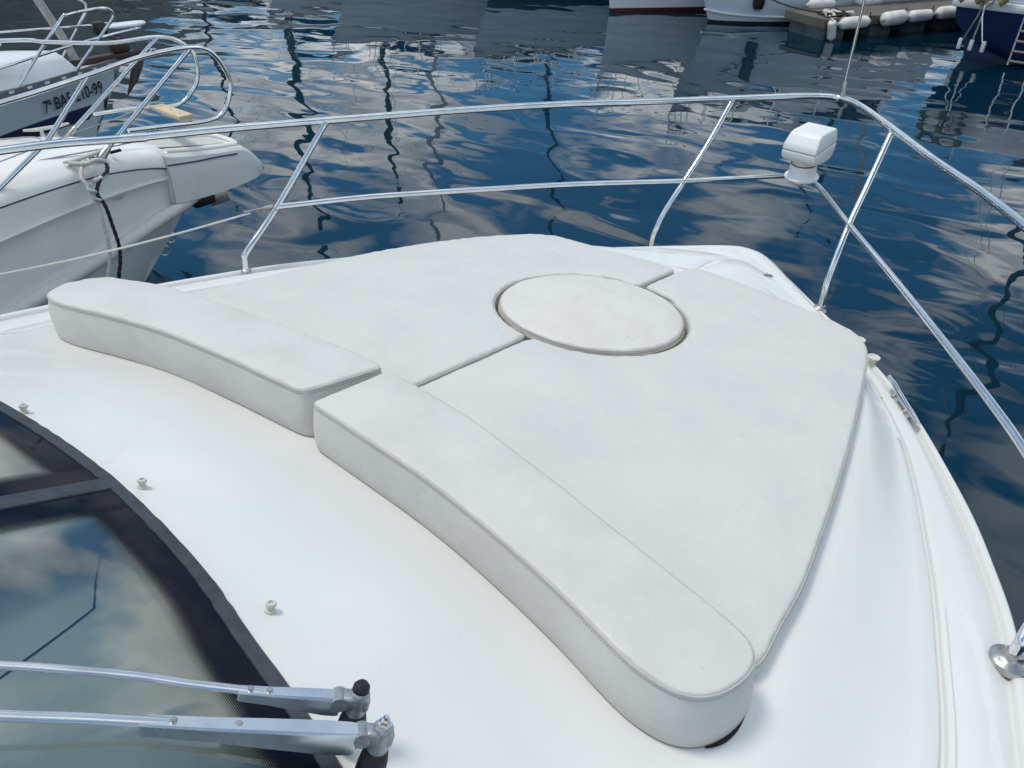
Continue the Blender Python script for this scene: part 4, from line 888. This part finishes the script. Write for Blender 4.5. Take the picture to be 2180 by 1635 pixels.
def horseshoe(loc, label):
    b = MB(); b.tube([(loc[0], loc[1] + .17 * math.sin(a) * (1 if abs(a) < 2.2 else .8), loc[2] + .24 * math.cos(a)) for a in np.linspace(-2.5, 2.5, 17)], .058, 10); o = b.build('horseshoe_buoy', OLIVE); o['label'] = label; tag(o, label, 'lifebuoy', 'horseshoe buoys on the blue yacht'); return o
horseshoe((12.44, 1.66, -.40), 'olive horseshoe lifebuoy at the outer end of the blue yacht stern')
horseshoe((12.46, 1.34, -.40), 'olive horseshoe lifebuoy second from the outer end of the blue yacht stern')

# ================================================================== pontoon
pa = math.atan2(-1.35, 2.6)                                   # runs away to the right
pon = empty('pontoon', (12.60, 3.83, WATER_Z), 'grey finger pontoon with pale float blocks beside the pale grey boat', 'pontoon', None, pa, world=False)
PL, PW, PH = 5.2, .95, .34
for i in range(12):
    b = MB(); xx = i * PL / 12; b.box((xx + .006, 0, PH - .045), (xx + PL / 12 - .006, PW, PH), None, .004, 1); b.build('plank', DKBOARD, pon, smooth=False)
for yy in (-.045, PW):
    b = MB(); b.box((-.02, yy, PH - .14), (PL + .02, yy + .045, PH + .012), None, .006, 1); b.build('edge_beam', DKBOARD, pon, smooth=False)
b = MB(); b.box((-.07, -.045, PH - .13), (-.022, PW + .045, PH + .01), None, .006, 1); b.build('end_beam', DKBOARD, pon, smooth=False)
for i, xx in enumerate((.02, 1.1, 1.95, 2.8, 3.65, 4.5)):
    b = MB(); b.box((xx, .02, -.35), (xx + .48, PW - .02, PH - .15), None, .015, 1); b.build('float_block', CONC, pon, smooth=False)
ca, sa = math.cos(pa), math.sin(pa)
def on_pon(x, y, z): return (12.60 + ca * x - sa * y, 3.83 + sa * x + ca * y, WATER_Z + z)
def fender(loc, rz, length, r, label, name='fender', tiltv=0):
    M = Matrix.Translation(loc) @ Matrix.Rotation(rz, 4, 'Z') @ Matrix.Rotation(math.pi / 2 + tiltv, 4, 'Y')
    root = empty(name, loc, label, 'fender', 'fenders tied along the pontoon')
    h = length / 2
    b = MB(); b.lathe([(r * .25, -h), (r * .7, -h * .94), (r * .95, -h * .82), (r, -h * .6), (r, h * .6), (r * .95, h * .82), (r * .7, h * .94), (r * .25, h)], 14, M); b.build('fender_body', FEND, root)
    for s in (-1, 1):
        b = MB(); b.lathe([(r * .28, s * h * .98), (r * .28, s * h * 1.14), (r * .15, s * h * 1.16)], 8, M); b.build('fender_eye', PLG, root)
    b = MB(); b.tube([M @ Vector((0, 0, h * 1.1)), M @ Vector((0, 0, h * 1.1)) + Vector((.02, .02, .14))], .012, 6); b.build('lanyard', ROPE_K, root)
fender(on_pon(.52, -.13, PH - .06), pa, .62, .10, 'white fender on the pontoon edge nearest its outer end')
fender(on_pon(1.42, -.13, PH - .04), pa + .15, .58, .12, 'fat white fender on the pontoon edge with dark lashing')
fender(on_pon(2.05, -.12, PH - .04), pa, .52, .10, 'short white fender on the pontoon edge, third from its end')
fender(on_pon(2.85, -.13, PH - .02), pa, .82, .11, 'longest white fender on the pontoon edge, by the blue yacht')
fender(on_pon(.08, -.10, PH - .16), pa + .4, .34, .075, 'small white fender hanging below the pontoon corner', tiltv=1.2)
fender(on_pon(.75, PW + .06, PH + .06), pa, .6, .09, 'white fender lying on the far side of the pontoon end')
fender(on_pon(1.9, PW + .06, PH + .05), pa, .6, .09, 'white fender lying on the far side of the pontoon middle')
# lashings and dark lines on the pontoon end
ln = empty('mooring_line', on_pon(.25, .3, PH), 'tangle of black and white mooring line on the pontoon end', 'rope')
for k, (m, rr) in enumerate(((ROPE_K, .016), (ROPE_W, .03), (ROPE_K, .014))):
    pts = [Vector(on_pon(.12 + .5 * t + .06 * math.sin(t * 17 + k), .12 + .35 * math.sin(t * 9 + k * 2) ** 2 - .12 * k, PH + .04 + .04 * math.sin(t * 23 + k))) for t in np.linspace(0, 1, 16)]
    b = MB(); b.tube(pts, rr, 7, sm=4); b.build('line_coil', m, ln)
for k, (x, lab) in enumerate(((2.0, 'dark mooring line rising from the pontoon to the pale grey bow'),)):
    b = MB(); a0 = Vector(on_pon(.3, .5, PH + .02)); a1 = Vector((12.75, 6.2, WATER_Z + 1.25)); b.tube([a0.lerp(a1, t) - Vector((0, 0, .25 * math.sin(math.pi * t))) for t in np.linspace(0, 1, 12)], .014, 6); tag(b.build('mooring_line', ROPE_K), lab, 'rope')
# black fender hung on the pale grey hull
for (x, y, z, lab) in ((13.15, 5.35, .62, 'long black fender hanging on the pale grey hull'), ):
    b = MB(); b.lathe([(.03, -.36), (.09, -.33), (.11, -.25), (.11, .25), (.09, .33), (.03, .36)], 14, Matrix.Translation((x, y, WATER_Z + z))); fb = empty('fender', (x, y, WATER_Z + z - .36), lab, 'fender'); b.build('fender_body', BLACKP, fb)
    b = MB(); b.tube([(x, y, WATER_Z + z + .34), (x + .05, y - .02, WATER_Z + z + .8)], .012, 6); b.build('lanyard', ROPE_K, fb)
# main walkway the finger joins
mw = empty('walkway', on_pon(PL + .1, 0, -PH), 'grey main walkway pontoon behind the fenders at the right', 'pontoon', None, pa - math.pi / 2, world=False); mw.location = on_pon(PL + .06, 2.5, 0)
for i in range(24):
    b = MB(); xx = i * .55; b.box((xx + .006, 0, PH - .02), (xx + .544, 1.8, PH + .03), None, .004, 1); b.build('plank', DKBOARD, mw, smooth=False)
b = MB(); b.box((-.02, -.05, PH - .12), (13.3, -.002, PH + .05), None, .008, 1); b.build('edge_beam', PLW, mw, smooth=False)
for i in range(10):
    b = MB(); b.box((.1 + i * 1.3, .03, -.35), (.85 + i * 1.3, 1.75, PH - .03), None, .015, 1); b.build('float_block', CONC, mw, smooth=False)

# ================================================================== far shore: breakwater and scrub hill on the left
b = MB(); rows = []
for i in range(60):
    a = R(20 + 130 * i / 59); rr = 46 + 4 * noise.noise(Vector((i * .3, 0, 1))); row = []
    for k, (dr, z) in enumerate(((0, -1.9), (1.5, .6), (2.4, 1.6), (7, 1.8), (9, 3.2), (22, 9), (45, 17), (80, 22))):
        q = dr + rr; amp = 0 if k < 4 else 1.2 + .08 * dr
        lf = max(0, min(1, (a - R(48)) / R(22))) if k >= 4 else 1
        row.append((q * math.cos(a), q * math.sin(a), (z + amp * noise.noise(Vector((a * 9, dr * .1, 4)))) * (lf if k >= 4 else 1) + (1.8 * (1 - lf) if k >= 4 else 0)))
    rows.append(row)
b.loft(rows); hill = b.build('hill', LEAFY, smooth=False); struct(hill)
for o in bpy.data.objects:
    if '_world' in o: del o['_world']
